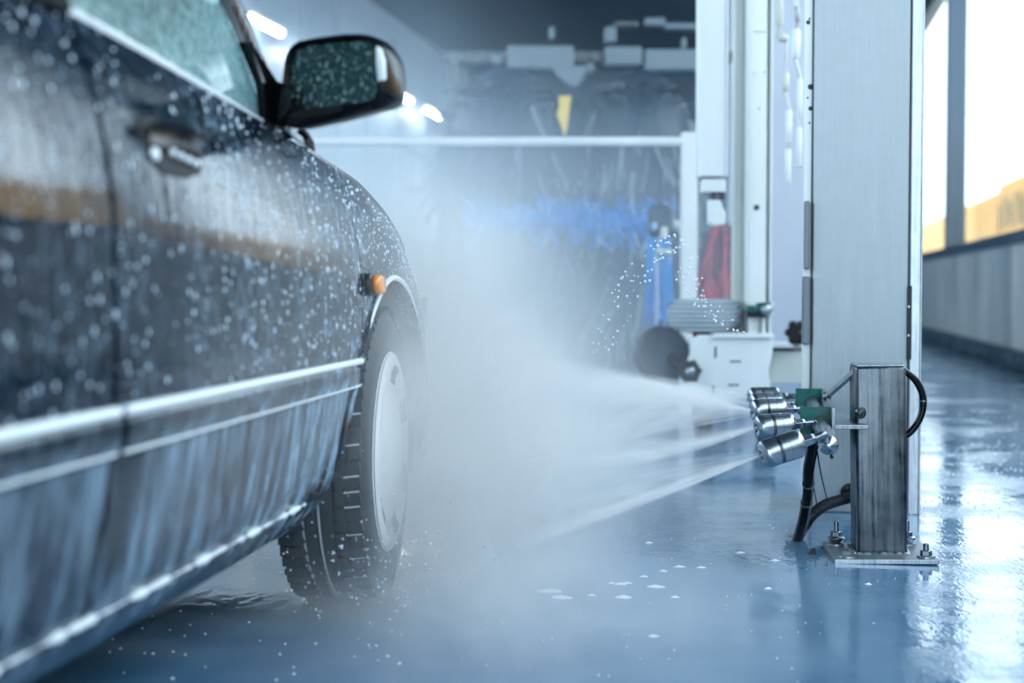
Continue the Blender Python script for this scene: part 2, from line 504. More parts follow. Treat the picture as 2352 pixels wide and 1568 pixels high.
plan = smooth_table([(-4, -.30), (-3.5, -.13), (-3.0, -.05), (-2.2, -.012), (-1.2, 0), (.15, 0), (.40, -.008), (.58, -.045), (.72, -.11), (.85, -.24), (.95, -.45)], -4, 1, .05)
lowp = smooth_table([(.10, -.14), (.20, -.085), (.28, -.037), (.35, -.022), (.45, -.006), (.54, 0), (1.0, 0)], .1, 1.0, .03)
upp = smooth_table([(-.05, -.072), (0, -.056), (.03, -.042), (.08, -.022), (.15, -.007), (.22, 0), (1.2, 0)], -.05, 1.2, .015)
def sidex(y, z): return plan(y) + lowp(z) + upp(topz(y) - z)
def S(y, z, off=0.0): return Vector((sidex(y, z) + off, y, z))
HALF = .845                                   # half width: the car's middle plane is x = -HALF
def mirror(p): return Vector((-2 * HALF - p[0], p[1], p[2]))
class CarMB(MB):                              # grid on the right flank, with its twin on the left
    def sidegrid(self, fn, nu, nv, skirt=-.02, both=True):
        self.grid(fn, nu, nv, (skirt, 0, 0))
        if both: self.grid(lambda a, b: mirror(fn(a, b)), nu, nv, (-skirt, 0, 0))
        return self
ZB = .262                                     # lower edge of the doors
R_ARCH = .352
def door_fn(yl, yr):
    def fn(a, b):
        y = lerp(yl(b), yr(b), a)
        z = lerp(ZB, topz(y), b)
        return S(y, z)
    return fn
def rear_gap(b): return -1.385 - .012 * b
def front_gap(b): return -.275 - .04 * (1 - b) ** 2 - .02 * b
# door gap lies ahead of the arch's rear end high up, so the fender keeps only what is ahead of it
GAPY = -.275
def arch_z(y): return .30 + math.sqrt(max(R_ARCH ** 2 - y * y, 0))
def fender_panel(mir):
    f = mirror if mir else (lambda p: p)
    sk = Vector((.03 if mir else -.03, 0, 0))
    mb = MB(); NB = 22
    th0 = math.acos(-GAPY / R_ARCH)
    cols = [(-R_ARCH * math.cos(th), .30 + R_ARCH * math.sin(th)) for th in np.linspace(th0, PI, 36)]
    cols += [(y, .30) for y in np.linspace(R_ARCH + .008, .80, 16)]
    vs = [f(S(y, lerp(z0, topz(y), j / (NB - 1)))) for y, z0 in cols for j in range(NB)]
    nu = len(cols)
    fs = [(i * NB + j, (i + 1) * NB + j, (i + 1) * NB + j + 1, i * NB + j + 1) for i in range(nu - 1) for j in range(NB - 1)]
    n0 = len(vs)
    loop = [j for j in range(NB - 1, -1, -1)] + [i * NB for i in range(1, nu)]
    vs += [vs[i] + sk for i in loop]
    fs += [(loop[k], n0 + k, n0 + k + 1, loop[k + 1]) for k in range(len(loop) - 1)]
    return mb.add(vs, fs)
def heel_panel(mir):                          # fender heel between door and the arch's rear edge
    f = mirror if mir else (lambda p: p)
    def fn(a, b):
        z = lerp(.235, .30 + math.sqrt(R_ARCH ** 2 - GAPY ** 2), b)
        ye = -math.sqrt(max(R_ARCH ** 2 - max(z - .30, 0) ** 2, 0)) - max(.30 - z, 0) * .35
        y0 = GAPY - .115 * (1 - b) ** .6 - .004
        return f(S(lerp(min(y0, ye - .002), ye, a), z))
    return MB().grid(fn, 8, 18, ((.03 if mir else -.03), 0, 0))
for mir in (False, True):
    o = fender_panel(mir).build('front_fender', 'paint', car, smooth=50)
    heel_panel(mir).build('fender_heel', 'paint', o, smooth=50)
    f = mirror if mir else (lambda p: p)
    lip = [f(S(-R_ARCH * math.cos(th), .30 + R_ARCH * math.sin(th), .002)) for th in np.linspace(0, PI, 50)]
    MB().tube(lip, .006, 8).build('arch_lip', 'paint', o)
    lip = [f(S(-R_ARCH * math.cos(th), .302 + R_ARCH * math.sin(th), .005)) for th in np.linspace(.24 * PI, .80 * PI, 50)]
    MB().tube(lip, [.001 + .0055 * math.sin(PI * k / 49) ** .6 for k in range(50)], 8).build('foam_glint_line', 'foam', o)  # white arc for foam on the lip, its highlight put into the colour
    # dark wheel well liner
    def well(a, b):
        th = lerp(.02, PI + .25, a); r = R_ARCH - .004
        return f(Vector((lerp(sidex(0, .6) - .03, -.34, b), -r * math.cos(th), .30 + r * math.sin(th))))
    w = MB().grid(well, 32, 4)
    w.grid(lambda a, b: f(Vector((-.34, lerp(-.37, .37, a), lerp(.2, .66, b)))), 2, 2)
    w.build('wheel_well', 'grey_plastic', car)
# doors
def fd_l(b): return rear_gap(b) + .0065
def fd_r(b):                                   # the front edge leans back towards the sill to clear the heel
    z = lerp(ZB, .86, b)
    return GAPY - .006 - (.118 * (1 - min(1, max(0, (z - .235) / .285))) ** .6 if z < .52 else 0)
for mir in (False, True):
    f = mirror if mir else (lambda p: p)
    sk = (.02 if mir else -.02, 0, 0)
    fn = door_fn(fd_l, fd_r)
    fd = MB().grid(lambda a, b: f(fn(a, b)), 40, 44, sk).build('front_door', 'paint', car, smooth=50)
    rn = door_fn(lambda b: -2.28 + .0 * b, lambda b: rear_gap(b) - .0065)
    rd = MB().grid(lambda a, b: f(rn(a, b)), 26, 40, sk).build('rear_door', 'paint', car, smooth=50)
    qn = door_fn(lambda b: -3.62, lambda b: -2.287)
    q = MB()
    def quarter(a, b):
        y = lerp(-3.62, -2.287, a)
        zl = .30 + math.sqrt(max(R_ARCH ** 2 - (y + 2.62) ** 2, 0)) if abs(y + 2.62) < R_ARCH else .26
        return f(S(y, lerp(zl, topz(y), b)))
    q.grid(quarter, 60, 24, sk).build('rear_quarter', 'paint', car, smooth=50)
    # bump strips: crowned rubbing strip, one length per panel
    def strip(y0, y1):
        mb = MB(); N = max(3, int((y1 - y0) / .04)); vs = []
        prof = [(.452, .001), (.456, .009), (.470, .012), (.488, .012), (.497, .007), (.500, .000)]
        ys = np.linspace(y0, y1, N)
        for y in ys:
            for z, o in prof: vs.append(f(S(y, z, o)))
        n = len(prof)
        fs = [(i * n + j, (i + 1) * n + j, (i + 1) * n + j + 1, i * n + j + 1) for i in range(N - 1) for j in range(n - 1)]
        fs += [tuple(range(n)), tuple(range((N - 1) * n, N * n))]
        return mb.add(vs, fs)
    strip(-1.375, -.345).build('bump_strip', 'paint', fd, smooth=30)
    strip(-2.27, -1.396).build('bump_strip', 'paint', rd, smooth=30)
    for (a, b, par) in ((-1.375, -.30, fd), (-2.27, -1.396, rd)):
        MB().tube([f(S(y, .4995 + .004 * (y + .3) * 0, .006)) for y in np.linspace(a, b, 30)], .0062, 8).build('foam_glint_line', 'foam', par)  # white lines carry the strip's painted highlights along with foam
        MB().tube([f(S(y, .4545, .007)) for y in np.linspace(a, b, 30)], .0028, 6).build('foam_glint_line', 'foam', par)
    if not mir:
        o = bpy.data.objects['front_fender']
    # sill beam under the doors with its foam-lined flange
    def sill(a, b):
        y = lerp(-2.3, -.40, a); th = lerp(0, PI * .75, b)
        return f(Vector((sidex(y, .26) - .012 + .014 * math.sin(th) - .11 * (b ** 2), y, .258 - .085 * (1 - math.cos(th)) * .6)))
    sl = MB().grid(sill, 40, 12).build('sill', 'paint', car)
    fl = [f(S(y, .268, .004)) + Vector((0, 0, .0)) for y in np.linspace(-2.27, -.52, 90)]
    MB().tube(fl, [max(.0006, .0026 + .0020 * math.sin(i * 1.7) + .0022 * math.sin(i * .61) + .0016 * math.sin(i * 2.9)) for i in range(90)], 8).build('foam_glint_line', 'foam', sl)
# inner shell seen in the gaps and through the glass
sh = MB()
for f in (lambda p: p, mirror):
    sh.grid(lambda a, b: f(S(lerp(-3.5, -.36, a), lerp(.22, .86, b), -.030)), 40, 10)
sh.build('inner_shell', 'dark', car)
MB().box((-HALF, -1.4, .24), (1.5, 4.1, .06)).build('underbody', 'dark', car, smooth=0)
# hood, nose, windscreen, roof, rear glass, boot
def hoodz(y, x):
    d = min(-x, 2 * HALF + x)                  # distance from the nearer flank
    return topz(y) + .010 * min(1, max(0, (d - .05) / .07)) + .035 * (1 - ((x + HALF) / HALF) ** 2)
def hood(a, b):
    y = lerp(-.46, .80, a)
    e = sidex(y, topz(y))
    x = lerp(e, -2 * HALF - e, b)
    yy = y + .13 * (1 - ((x + HALF) / HALF) ** 2) * (1 - a * .4)
    return Vector((x, yy, hoodz(y, x)))
MB().grid(hood, 30, 25, (0, 0, -.02)).build('hood', 'paint', car, smooth=50)
def nose(a, b):
    x0 = sidex(.80, .6)
    x = lerp(x0, -2 * HALF - x0, a)
    yy = .80 + .13 * (1 - ((x + HALF) / HALF) ** 2)
    return Vector((x, yy + .04 * math.sin(b * PI), lerp(.30, hoodz(.80, x), b)))
MB().grid(nose, 20, 8).build('grille_panel', 'paint', car)
def bumper(a, b):
    x0 = -.04
    q = lerp(-1, 1, a); x = -HALF + q * (HALF - .005)
    yy = .96 - .62 * abs(q) ** 5
    th = lerp(-PI / 2, PI / 2, b)
    return Vector((x, yy + .05 * math.cos(th), .36 + .13 * math.sin(th)))
MB().grid(bumper, 40, 10).build('front_bumper', 'paint', car)
for x in (-.26, -2 * HALF + .26):
    MB().grid(lambda a, b: Vector((x + lerp(-.17, .17, a), .955 - .16 * abs((x + lerp(-.17, .17, a) + HALF) / HALF) ** 3 + .005, lerp(.53, .61, b))), 8, 4, (0, -.03, 0)).build('headlight', 'chrome', car)
BELT = topz
def pillar(k, inner=0.0):                      # A pillar line, k = 0 at the belt, 1 at the roof rail
    y = lerp(-.585, -1.20, k) - .04 * math.sin(k * PI) * -1
    z = lerp(.888, 1.375, k) + .035 * math.sin(k * PI)
    x = lerp(-.062, -.215, k) + .022 * math.sin(k * PI)
    return Vector((x - inner * .0, y - inner, z))
def glass_fn(y0, y1, k0=0.0):
    def fn(a, b):
        zb = lambda y: topz(y) - .004
        pr = pillar(b, .055)                   # front edge follows the pillar
        yl = lerp(y0, y0 + .0, b); yr = min(pr.y, y1)
        y = lerp(yl, yr, a)
        z = lerp(zb(y), 1.375, b)
        z = lerp(lerp(zb(y), 1.378, b), pr.z, a ** 3) if y1 > -1 else z
        x = lerp(-.066, -.215, b) + .022 * math.sin(b * PI) + (plan(y))
        return Vector((x, y, z))
    return fn
for mir in (False, True):
    f = mirror if mir else (lambda p: p)
    fd = [o for o in car.children if o.name.startswith('front_door')][int(mir)]
    rd = [o for o in car.children if o.name.startswith('rear_door')][int(mir)]
    gf = glass_fn(-1.392, 0)
    MB().grid(lambda a, b: f(gf(a, b)), 20, 16).build('side_window', 'film_glass', fd)
    gr = glass_fn(-2.25, -1.46)
    MB().grid(lambda a, b: f(gr(a, b)), 14, 12).build('side_window', 'black', rd)
    # belt trim, black sail and pillar frame
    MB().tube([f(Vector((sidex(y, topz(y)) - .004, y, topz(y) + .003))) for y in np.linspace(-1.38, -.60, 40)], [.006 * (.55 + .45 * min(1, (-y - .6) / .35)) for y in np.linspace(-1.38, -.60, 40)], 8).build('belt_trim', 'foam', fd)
    MB().tube([f(Vector((sidex(y, topz(y)) - .004, y, topz(y) + .003))) for y in np.linspace(-2.25, -1.40, 30)], .005, 8).build('belt_trim', 'black', rd)
    fr = MB(); N = 24
    fr.grid(lambda a, b: f(pillar(a * .98, lerp(.075 - .028 * a, .022, b)) + Vector((.003, 0, lerp(.004, 0, b)))), N, 3)
    fr.build('window_frame', 'black', fd)
    ap = MB()
    def apf(a, b):
        p = pillar(a * .99, 0)
        th = lerp(PI * .95, -.35, b)
        return f(p + Vector((.010 * math.sin(th) - .004, .032 * -math.cos(th) + .012, .016 * math.sin(th) - .0)))
    ap.grid(apf, 26, 10).build('windscreen_pillar', 'paint', car)
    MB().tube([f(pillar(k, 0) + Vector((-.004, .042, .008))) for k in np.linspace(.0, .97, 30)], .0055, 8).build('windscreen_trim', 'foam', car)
    MB().hexa([f(Vector(p)) for p in ((-.075, -1.47, .925), (-.045, -1.47, .925), (-.045, -1.395, .925), (-.075, -1.395, .925), (-.215, -1.47, 1.385), (-.185, -1.47, 1.385), (-.185, -1.40, 1.385), (-.215, -1.40, 1.385))]).build('door_pillar', 'black', car, smooth=0)
for f in (lambda p: p, mirror):
    cp_ = MB()
    cp_.grid(lambda a, b: f(Vector((lerp(-.060, -.212, b) + .012 * math.sin(b * PI) + plan(-2.3) * (1 - b), lerp(lerp(-2.26, -2.22, b), lerp(-2.98, -2.38, b), a), lerp(.945, 1.378, b)))), 8, 8, (0, 0, 0))
    cp_.build('rear_pillar', 'paint', car)
def windscreen(a, b):
    p = pillar(b, -.04); q = mirror(p)
    x = lerp(p.x, q.x, a)
    return Vector((x, p.y + .12 * math.sin(a * PI), p.z + .01 * math.sin(a * PI)))
MB().grid(windscreen, 16, 12).build('windscreen', 'film_glass', car)
def roof(a, b):
    y = lerp(-1.19, -2.35, a); x = lerp(-.205, -2 * HALF + .205, b)
    return Vector((x, y + .10 * math.sin(b * PI) * (1 - a), 1.375 + .035 * math.sin(b * PI) + .02 * math.sin(a * PI)))
MB().grid(roof, 16, 16, (0, 0, -.03)).build('roof', 'paint', car)
MB().grid(lambda a, b: Vector((lerp(-.215 + .14 * b, -2 * HALF + .215 - .14 * b, a), lerp(-2.35, -2.95, b), lerp(1.375, .955, b))), 10, 8).build('rear_window', 'black', car)
MB().grid(lambda a, b: Vector((lerp(-.10, -2 * HALF + .10, a), lerp(-2.93, -3.62, b), .955 - .02 * b)), 10, 8, (0, 0, -.02)).build('boot_lid', 'paint', car)
MB().grid(lambda a, b: Vector((lerp(-.16, -2 * HALF + .16, a), -3.62, lerp(.30, .94, b))), 8, 8).build('rear_panel', 'paint', car)

# door handle: flap over a recess, lock barrel
fd = bpy.data.objects['front_door']
hy, hz = -1.19, .800
def HS(y, z, o): return S(hy + y, hz + z, o)
hd = MB()
pts = [(-.105, .010), (-.09, .026), (-.05, .032), (.05, .030), (.085, .022), (.10, .004), (.085, -.022), (.03, -.034), (-.05, -.034), (-.09, -.020)]
hd.prism([HS(a, b, .002) for a, b in pts], (-.012, 0, 0))
h = hd.build('door_handle', 'dark', fd, smooth=0)
def flap(a, b):
    y = lerp(-.085, .095, a); th = lerp(-.3, PI * .9, b)
    return HS(y, .004 + .024 * math.sin(th * .9) * (1 - .2 * abs(a - .5)) - .001, .006 + .018 * (1 - math.cos(th)) * .5 + .006 * math.sin(a * PI))
MB().grid(flap, 16, 8).build('handle_flap', 'black', fd)
MB().lathe([(0, .008), (.004, .008), (.006, .006)], HS(-.075, -.014, .002), (1, 0, 0), 14).build('lock_barrel', 'foam', fd)
for k in range(4):
    c = HS(-.03 + .026 * k, -.008 - .002 * k, .010)
    MB().lathe([(-.005, .001), (-.003, .0040), (0, .0052), (.003, .0040), (.005, .001)], c, (0, 1, 0), 10).build('foam_drop', 'foam', fd)
# amber side marker on the fender
ff = bpy.data.objects['front_fender']
mk = MB(); my, mz = -.215, .640
mk.prism([S(my + .048 * math.copysign(abs(math.cos(q)) ** .6, math.cos(q)), mz + .022 * math.copysign(abs(math.sin(q)) ** .7, math.sin(q)), 0) for q in np.linspace(0, 2 * PI, 24, endpoint=False)], (.012, 0, 0))
mo = mk.build('side_marker', 'black', ff, bevel=.003)
ml = MB()
ml.prism([S(my + .012 + .034 * math.copysign(abs(math.cos(q)) ** .6, math.cos(q)), mz + .019 * math.copysign(abs(math.sin(q)) ** .7, math.sin(q)), .010) for q in np.linspace(0, 2 * PI, 24, endpoint=False)], (.014, 0, 0))
ml.build('amber_lens', 'amber', ff, bevel=.006, seg=3)
# wiper end and cowl corner by the hood
wp = MB()
a0 = CAR_I @ P(722, 345, 2.42); a1 = CAR_I @ P(700, 312, 2.36); a2 = CAR_I @ P(690, 296, 2.36)
wp.tube([a2, a1, (a0 + a1) / 2, a0], [.006, .009, .008, .002], 8)
wp.tube([a1, a1 + Vector((-.25, .02, .02)), a1 + Vector((-.5, .0, .04))], .006, 8)
wp.build('wiper', 'black', car)
MB().tube([CAR_I @ P(664, 300, 2.27), CAR_I @ P(690, 322, 2.36), CAR_I @ P(712, 338, 2.42)], [.004, .006, .003], 8).build('foam_glint_line', 'foam', car)

# door mirror
MC = P(772, 190, 2.16)
Mn = Vector((-.42, -.90, -.03)).normalized()
def mpts(px, back=0.0, grow=1.0):
    out = []
    cx, cy = 770, 185
    for x, y in px:
        p = onplane(cx + (x - cx) * grow, cy + (y - cy) * grow, MC, Mn)
        out.append(CAR_I @ (p - Mn * back))
    return out
OUT = [(646, 215), (649, 150), (655, 122), (668, 103), (692, 92), (740, 84), (790, 78), (835, 77), (860, 86), (876, 102), (887, 130), (892, 175), (892, 215), (886, 236), (868, 250), (820, 263), (760, 278), (700, 291), (665, 297), (648, 288), (643, 255)]
GLS = [(664, 205), (667, 150), (672, 124), (682, 112), (705, 105), (760, 98), (815, 94), (848, 96), (860, 107), (865, 140), (867, 185), (866, 215), (858, 229), (830, 235), (780, 240), (730, 246), (690, 249), (671, 244), (664, 232)]
dm = MB()
loops = [mpts(GLS, .002, 1.0)]
def resample(px, n):
    p = [Vector((*q, 0)) for q in px]; p.append(p[0])
    L = [0]
    for a, b in zip(p[:-1], p[1:]): L.append(L[-1] + (b - a).length)
    out = []
    for k in range(n):
        d = L[-1] * k / n
        i = max(j for j in range(len(L) - 1) if L[j] <= d)
        q = p[i].lerp(p[i + 1], (d - L[i]) / max(L[i + 1] - L[i], 1e-6)); out.append((q.x, q.y))
    return out
n = 48
def align(px):                                 # start every loop at its leftmost-middle point
    q = resample(px, 400)
    cx, cy = 770, 185
    ang = [math.atan2(y - cy, x - cx) for x, y in q]
    out = []
    for k in range(n):
        tgt = -PI + 2 * PI * (k + .5) / n
        i = min(range(400), key=lambda j: abs(math.atan2(math.sin(ang[j] - tgt), math.cos(ang[j] - tgt))))
        out.append(q[i])
    return out
oo, gg = align(OUT), align(GLS)
mid = [((a[0] + b[0]) / 2, (a[1] + b[1]) / 2) for a, b in zip(oo, gg)]
rings = [mpts(gg, .010), mpts(gg, -.002, 1.01), mpts(mid, -.007), mpts(oo, 0, .995), mpts(oo, .018, 1.0), mpts(oo, .045, .97), mpts(oo, .075, .86), mpts(oo, .092, .62), mpts(oo, .098, .30)]
vs = [p for r in rings for p in r]
fs = [(i * n + k, i * n + (k + 1) % n, (i + 1) * n + (k + 1) % n, (i + 1) * n + k) for i in range(len(rings) - 1) for k in range(n)]
fs.append(tuple((len(rings) - 1) * n + k for k in range(n)))
dm.add(vs, fs)
dmo = dm.build('door_mirror', 'black', car, smooth=60)
gm = MB(); ring = mpts(gg, .004, 1.005)
gm.prism(ring, CAR_I.to_3x3() @ (-Mn * .004))
gm.build('mirror_glass', 'mirror', dmo, smooth=0)
# white piece painted in for the reflection on the housing's outer cheek, stalk and sail
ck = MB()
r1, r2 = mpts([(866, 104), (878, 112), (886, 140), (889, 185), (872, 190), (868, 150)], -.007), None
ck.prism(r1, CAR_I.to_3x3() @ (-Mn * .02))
ck.build('cheek_glint', 'foam', dmo, bevel=.003)
st = MB()
sa = [CAR_I @ P(x, y, d) for x, y, d in ((612, 178, 2.24), (612, 285, 2.24), (655, 298, 2.20), (668, 235, 2.17), (660, 190, 2.17))]
st.prism(sa, (-.010, .06, 0))
st.build('mirror_stalk', 'black', dmo, smooth=30, bevel=.008)
sail = MB()
sail.prism([CAR_I @ P(x, y, d) for x, y, d in ((560, 95, 2.17), (575, 92, 2.17), (648, 200, 2.25), (655, 300, 2.27), (610, 283, 2.22), (600, 190, 2.20))], (-.012, .004, 0))
sail.build('mirror_sail', 'black', fd, smooth=0, bevel=.004)

# wheels
def wheel(x, y, steer, name_parent=car):
    rim = MB().lathe([(-.165, .19), (-.14, .175), (-.05, .17), (-.02, .185), (-.002, .199), (.002, .204), (.004, .200)], (0, 0, 0), (1, 0, 0), 48, caps=False)
    root = rim.build('wheel', 'hubcap', name_parent)
    root.location = (x, y, .30); root.rotation_euler = (0, 0, steer)
    # local: axis along x, outer face at x = 0, tyre runs to x = -.195
    prof = [(-.004, .198), (.0, .215), (.004, .240), (.001, .265), (-.010, .284), (-.022, .292), (-.030, .2955)]
    gro = []
    for c in (-.062, -.098, -.134): gro += [(c + .006, .2985), (c + .0045, .290), (c - .0045, .290), (c - .006, .2985)]
    prof2 = [(-.165, .2955), (-.173, .292), (-.185, .284), (-.196, .265), (-.199, .240), (-.195, .215), (-.191, .198)]
    full = prof + [(-.031, .290), (-.040, .290), (-.041, .2975)] + gro + [(-.155, .2975), (-.156, .290), (-.164, .290)] + prof2
    ty = MB().lathe([(d * .88, r) for d, r in full], (0, 0, 0), (1, 0, 0), 72, caps=False)
    tyo = ty.build('tyre', 'tyre', root, smooth=35)
    blk = MB()
    for k in range(64):
        a = 2 * PI * k / 64
        m = Matrix.Rotation(a, 3, 'X')
        for cx in (-.022, -.173):
            blk.box(m @ Vector((cx * .88, 0, .2925)), (.030, .0245, .009), m @ Matrix.Rotation(.12 if cx > -.1 else -.12, 3, 'Z'))
        for cx in (-.051, -.145):
            blk.box(m @ Vector((cx * .88, .004, .2962)), (.017, .024, .006), m @ Matrix.Rotation(.35, 3, 'Z'))
    tag(blk.build('tread_blocks', 'tyre', root, smooth=0, bevel=.0), kind='stuff')
    sp = MB()
    for k in range(64):                        # water caught in the sipes
        a = 2 * PI * (k + .5) / 64
        m = Matrix.Rotation(a, 3, 'X')
        if k % 2 == 0 or k % 7 == 3:
            sp.box(m @ Vector((-.024, 0, .2945)), (.034, .0022, .004), m @ Matrix.Rotation(.12, 3, 'Z'))
    for c in (-.098, -.134):
        sp.lathe([(c * .88 - .0022, .2925), (c * .88 - .001, .2945), (c * .88 + .001, .2945), (c * .88 + .0022, .2925)], (0, 0, 0), (1, 0, 0), 72, caps=False)
    tag(sp.build('water_film', 'foam', root, smooth=30), kind='stuff')
    hc = MB(); NA, prof3 = 70, [(.006, .201), (.010, .192), (.011, .175), (.004, .160), (.003, .140), (.007, .115), (.014, .085), (.018, .055), (.020, .025), (.020, .001)]
    vs, fs = [], []
    for d, r in prof3:
        for i in range(NA):
            q = 2 * PI * i / NA; vs.append((d, r * math.cos(q), r * math.sin(q)))
    for k in range(len(prof3) - 1):
        for i in range(NA):
            if k in (2, 3) and (i % 10) in (3, 4, 5, 6): continue      # seven slots
            j = (i + 1) % NA
            fs.append((k * NA + i, k * NA + j, (k + 1) * NA + j, (k + 1) * NA + i))
    hc.add(vs, fs)
    hc.build('hub_cap', 'hubcap', root, smooth=40)
    return root
wheel(-.012, 0, math.radians(3.0))
wheel(-.012, -2.62, 0)
for y, s in ((0, 3.0), (-2.62, 0)):
    w = wheel(-2 * HALF + .012, y, PI + math.radians(s))

# foam drops standing on the flank: real beads, too many to count
def beads(name, pts, m, parent):
    mb = MB(); ring = 6
    for p, nx, r, el in pts:
        n = nx.normalized(); u = Vector((0, 1, 0)); w = Vector((0, 0, 1))
        vs = [p + u * math.cos(2 * PI * k / ring) * r + w * math.sin(2 * PI * k / ring) * r * el - n * .001 for k in range(ring)]
        vs += [p + (u * math.cos(2 * PI * k / ring) * r + w * math.sin(2 * PI * k / ring) * r * el) * .62 + n * r * .55 for k in range(ring)]
        vs.append(p + n * r * .75)
        fs = [(k, (k + 1) % ring, ring + (k + 1) % ring, ring + k) for k in range(ring)] + [(ring + k, ring + (k + 1) % ring, 2 * ring) for k in range(ring)]
        mb.add(vs, fs)
    return tag(mb.build(name, m, parent, smooth=80, fix=False), kind='stuff')
pts = []
for _ in range(2200):
    y = random.uniform(-1.95, .62)
    zt = topz(y)
    z = random.uniform(.50, zt - .005)
    if abs(y) < R_ARCH + .01 and z < .31 + math.sqrt(max(0, (R_ARCH + .012) ** 2 - y * y)): continue
    if abs(y - hy) < .12 and abs(z - hz) < .045: continue
    if random.random() < .35 and y < -1.0: continue
    r = random.choice((.0007, .0010, .0013, .0016, .0021))
    p = S(y, z)
    n = Vector((1, -(sidex(y + .01, z) - sidex(y - .01, z)) / .02, -(sidex(y, z + .004) - sidex(y, z - .004)) / .008))
    pts.append((p, n, r, random.uniform(1.2, 3.4)))
beads('foam_beads', pts, 'drop', car)
# ------------------------------------------------------------------ tall steel column
cb = G(1862, 1175)
colm = thing('steel_column', 'tall brushed steel column on the wet floor behind the anchor post', 'column', (cb.x, cb.y, 0), -ROOM)
CH = 3.4
MB().box((.131, .150, CH / 2), (.262, .296, CH)).build('face_panel', 'alu', colm, smooth=0, bevel=.004)
MB().box((-.0135, .10, CH / 2), (.021, .16, CH)).build('edge_profile', 'white', colm, smooth=0, bevel=.003)
MB().box((-.0015, .016, CH / 2), (.003, .012, CH)).build('edge_gap', 'slot', colm, smooth=0)
MB().box((.2645, .030, CH / 2), (.005, .04, CH)).build('edge_gap', 'slot', colm, smooth=0)
chn = MB()
chn.box((.281, .002, CH / 2), (.027, .006, CH)); chn.box((.297, .07, CH / 2), (.005, .14, CH))
chn.build('side_channel', 'steel', colm, smooth=0, bevel=.0015)
sealz = P(2075, 740, cb.y).z
so = MB().box((.266, -.002, sealz), (.011, .008, .205)).build('rubber_seal', 'rubber', colm, smooth=0, bevel=.001)
for dz in (.045, -.035): MB().lathe([(0, .004), (.004, .0035)], (.263, -.006, sealz + dz), (0, -1, 0), 10).build('screw', 'bolt', so)
# sensor housing on the left edge, rust spots, cable hole
z0, z1 = P(1850, 790, cb.y).z, P(1850, 635, cb.y).z
MB().box((-.018, -.012, (z0 + z1) / 2), (.022, .05, z1 - z0)).build('edge_cover', 'grey_plastic', colm, smooth=0, bevel=.004)
MB().box((-.017, .0, P(1850, 540, cb.y).z), (.016, .05, .19)).build('edge_cover', 'grey_plastic', colm, smooth=0, bevel=.003)
for px, py, r in ((1858, 48, .006), (1863, 197, .008), (1865, 247, .0065), (1858, 222, .003), (1861, 280, .003), (1867, 40, .003)):
    MB().lathe([(0, r), (.0015, r * .7)], (-.0135 + random.uniform(-.004, .006), .019, P(px, py, cb.y).z), (0, -1, 0), 9).build('rust_spot', 'slot', colm)
hz0 = P(1948, 1128, cb.y).z
MB().lathe([(0, .024), (.004, .026), (.006, .019)], ((P(1950, 1128, cb.y).x - cb.x), 0, max(hz0, .03)), (0, -1, 0), 20).build('cable_gland', 'rubber', colm)

# ------------------------------------------------------------------ anchor post for the nozzles
pc = G(2033, 1284)
post = thing('anchor_post', 'short square steel post bolted to the wet floor by the nozzles', 'post', (pc.x, pc.y + .060, 0), 0, rot=(0, math.radians(-.9), math.radians(-6)))
PH = .452
MB().box((0, 0, PH / 2), (.116, .116, PH)).build('square_tube', 'steel_dark', post, smooth=40, bevel=.008, seg=3)
MB().box((0, 0, PH + .001), (.110, .110, .005)).build('top_cap', 'steel', post, smooth=0, bevel=.0015)
MB().box((.0, -.008, .006), (.236, .236, .012)).build('base_plate', 'steel', post, smooth=0, bevel=.002)
wd = MB()
for a, b in (((-.06, -.061), (.06, -.061)), ((.061, -.06), (.061, .06)), ((-.061, -.06), (-.061, .06))):
    pts = [Vector((lerp(a[0], b[0], k / 20), lerp(a[1], b[1], k / 20), .0135)) for k in range(21)]
    wd.tube(pts, [.0035 + .001 * math.sin(k * 2.1) for k in range(21)], 6)
wd.build('weld_bead', 'steel', post)
def anchor_bolt(x, y, h, big):
    b = MB().lathe([(0, .0065), (h, .0065), (h + .001, .0055)], (x, y, .012), (0, 0, 1), 12).build('anchor_bolt', 'bolt', post)
    k = .0175 if big else .016
    MB().lathe([(0, k + .005), (.003, k + .005), (.0035, k)], (x, y, .012), (0, 0, 1), 20).build('washer', 'steel', b)
    zz = .0155
    if big:
        MB().lathe([(0, .013), (.010, .021), (.014, .021), (.017, .016)], (x, y, zz), (0, 0, 1), 20).build('domed_washer', 'bolt', b); zz += .016
    MB().lathe([(0, .0125), (.001, .0135), (.011, .0135), (.0125, .011)], (x, y, zz), (0, 0, 1), 6).build('hex_nut', 'bolt', b, smooth=0)
anchor_bolt(-.090, .070, .056, True); anchor_bolt(.078, .072, .058, True)
anchor_bolt(.094, -.092, .030, False); anchor_bolt(-.082, -.092, .016, False)
# support arm of the post: shelf plate, clamp plate, diagonal strut (built in world axes, then handed to the post)
bpy.context.view_layer.update()
PI_M = post.matrix_world.inverted()
def W(mb, name, m, parent=post, **kw):
    mb.v = [tuple(PI_M @ Vector(p)) for p in mb.v]
    return mb.build(name, m, parent, **kw)
zp = P(1958, 980, 3.28).z
sh = MB()
ys0, ys1 = 3.27, 3.62
xa, xb, xc = P(1918, 980, ys0).x, P(1996, 980, ys0).x, .0
sh.hexa([(xa, ys0, zp - .005), (xb, ys0, zp - .005), (xb + .02, ys1, zp - .005), (xa + .065, ys1, zp - .005), (xa, ys0, zp + .005), (xb, ys0, zp + .005), (xb + .02, ys1, zp + .005), (xa + .065, ys1, zp + .005)])
W(sh, 'shelf_plate', 'steel', smooth=0, bevel=.0015)
cp = MB()
zt, zbm = P(1916, 936, 3.30).z, P(1916, 1000, 3.30).z
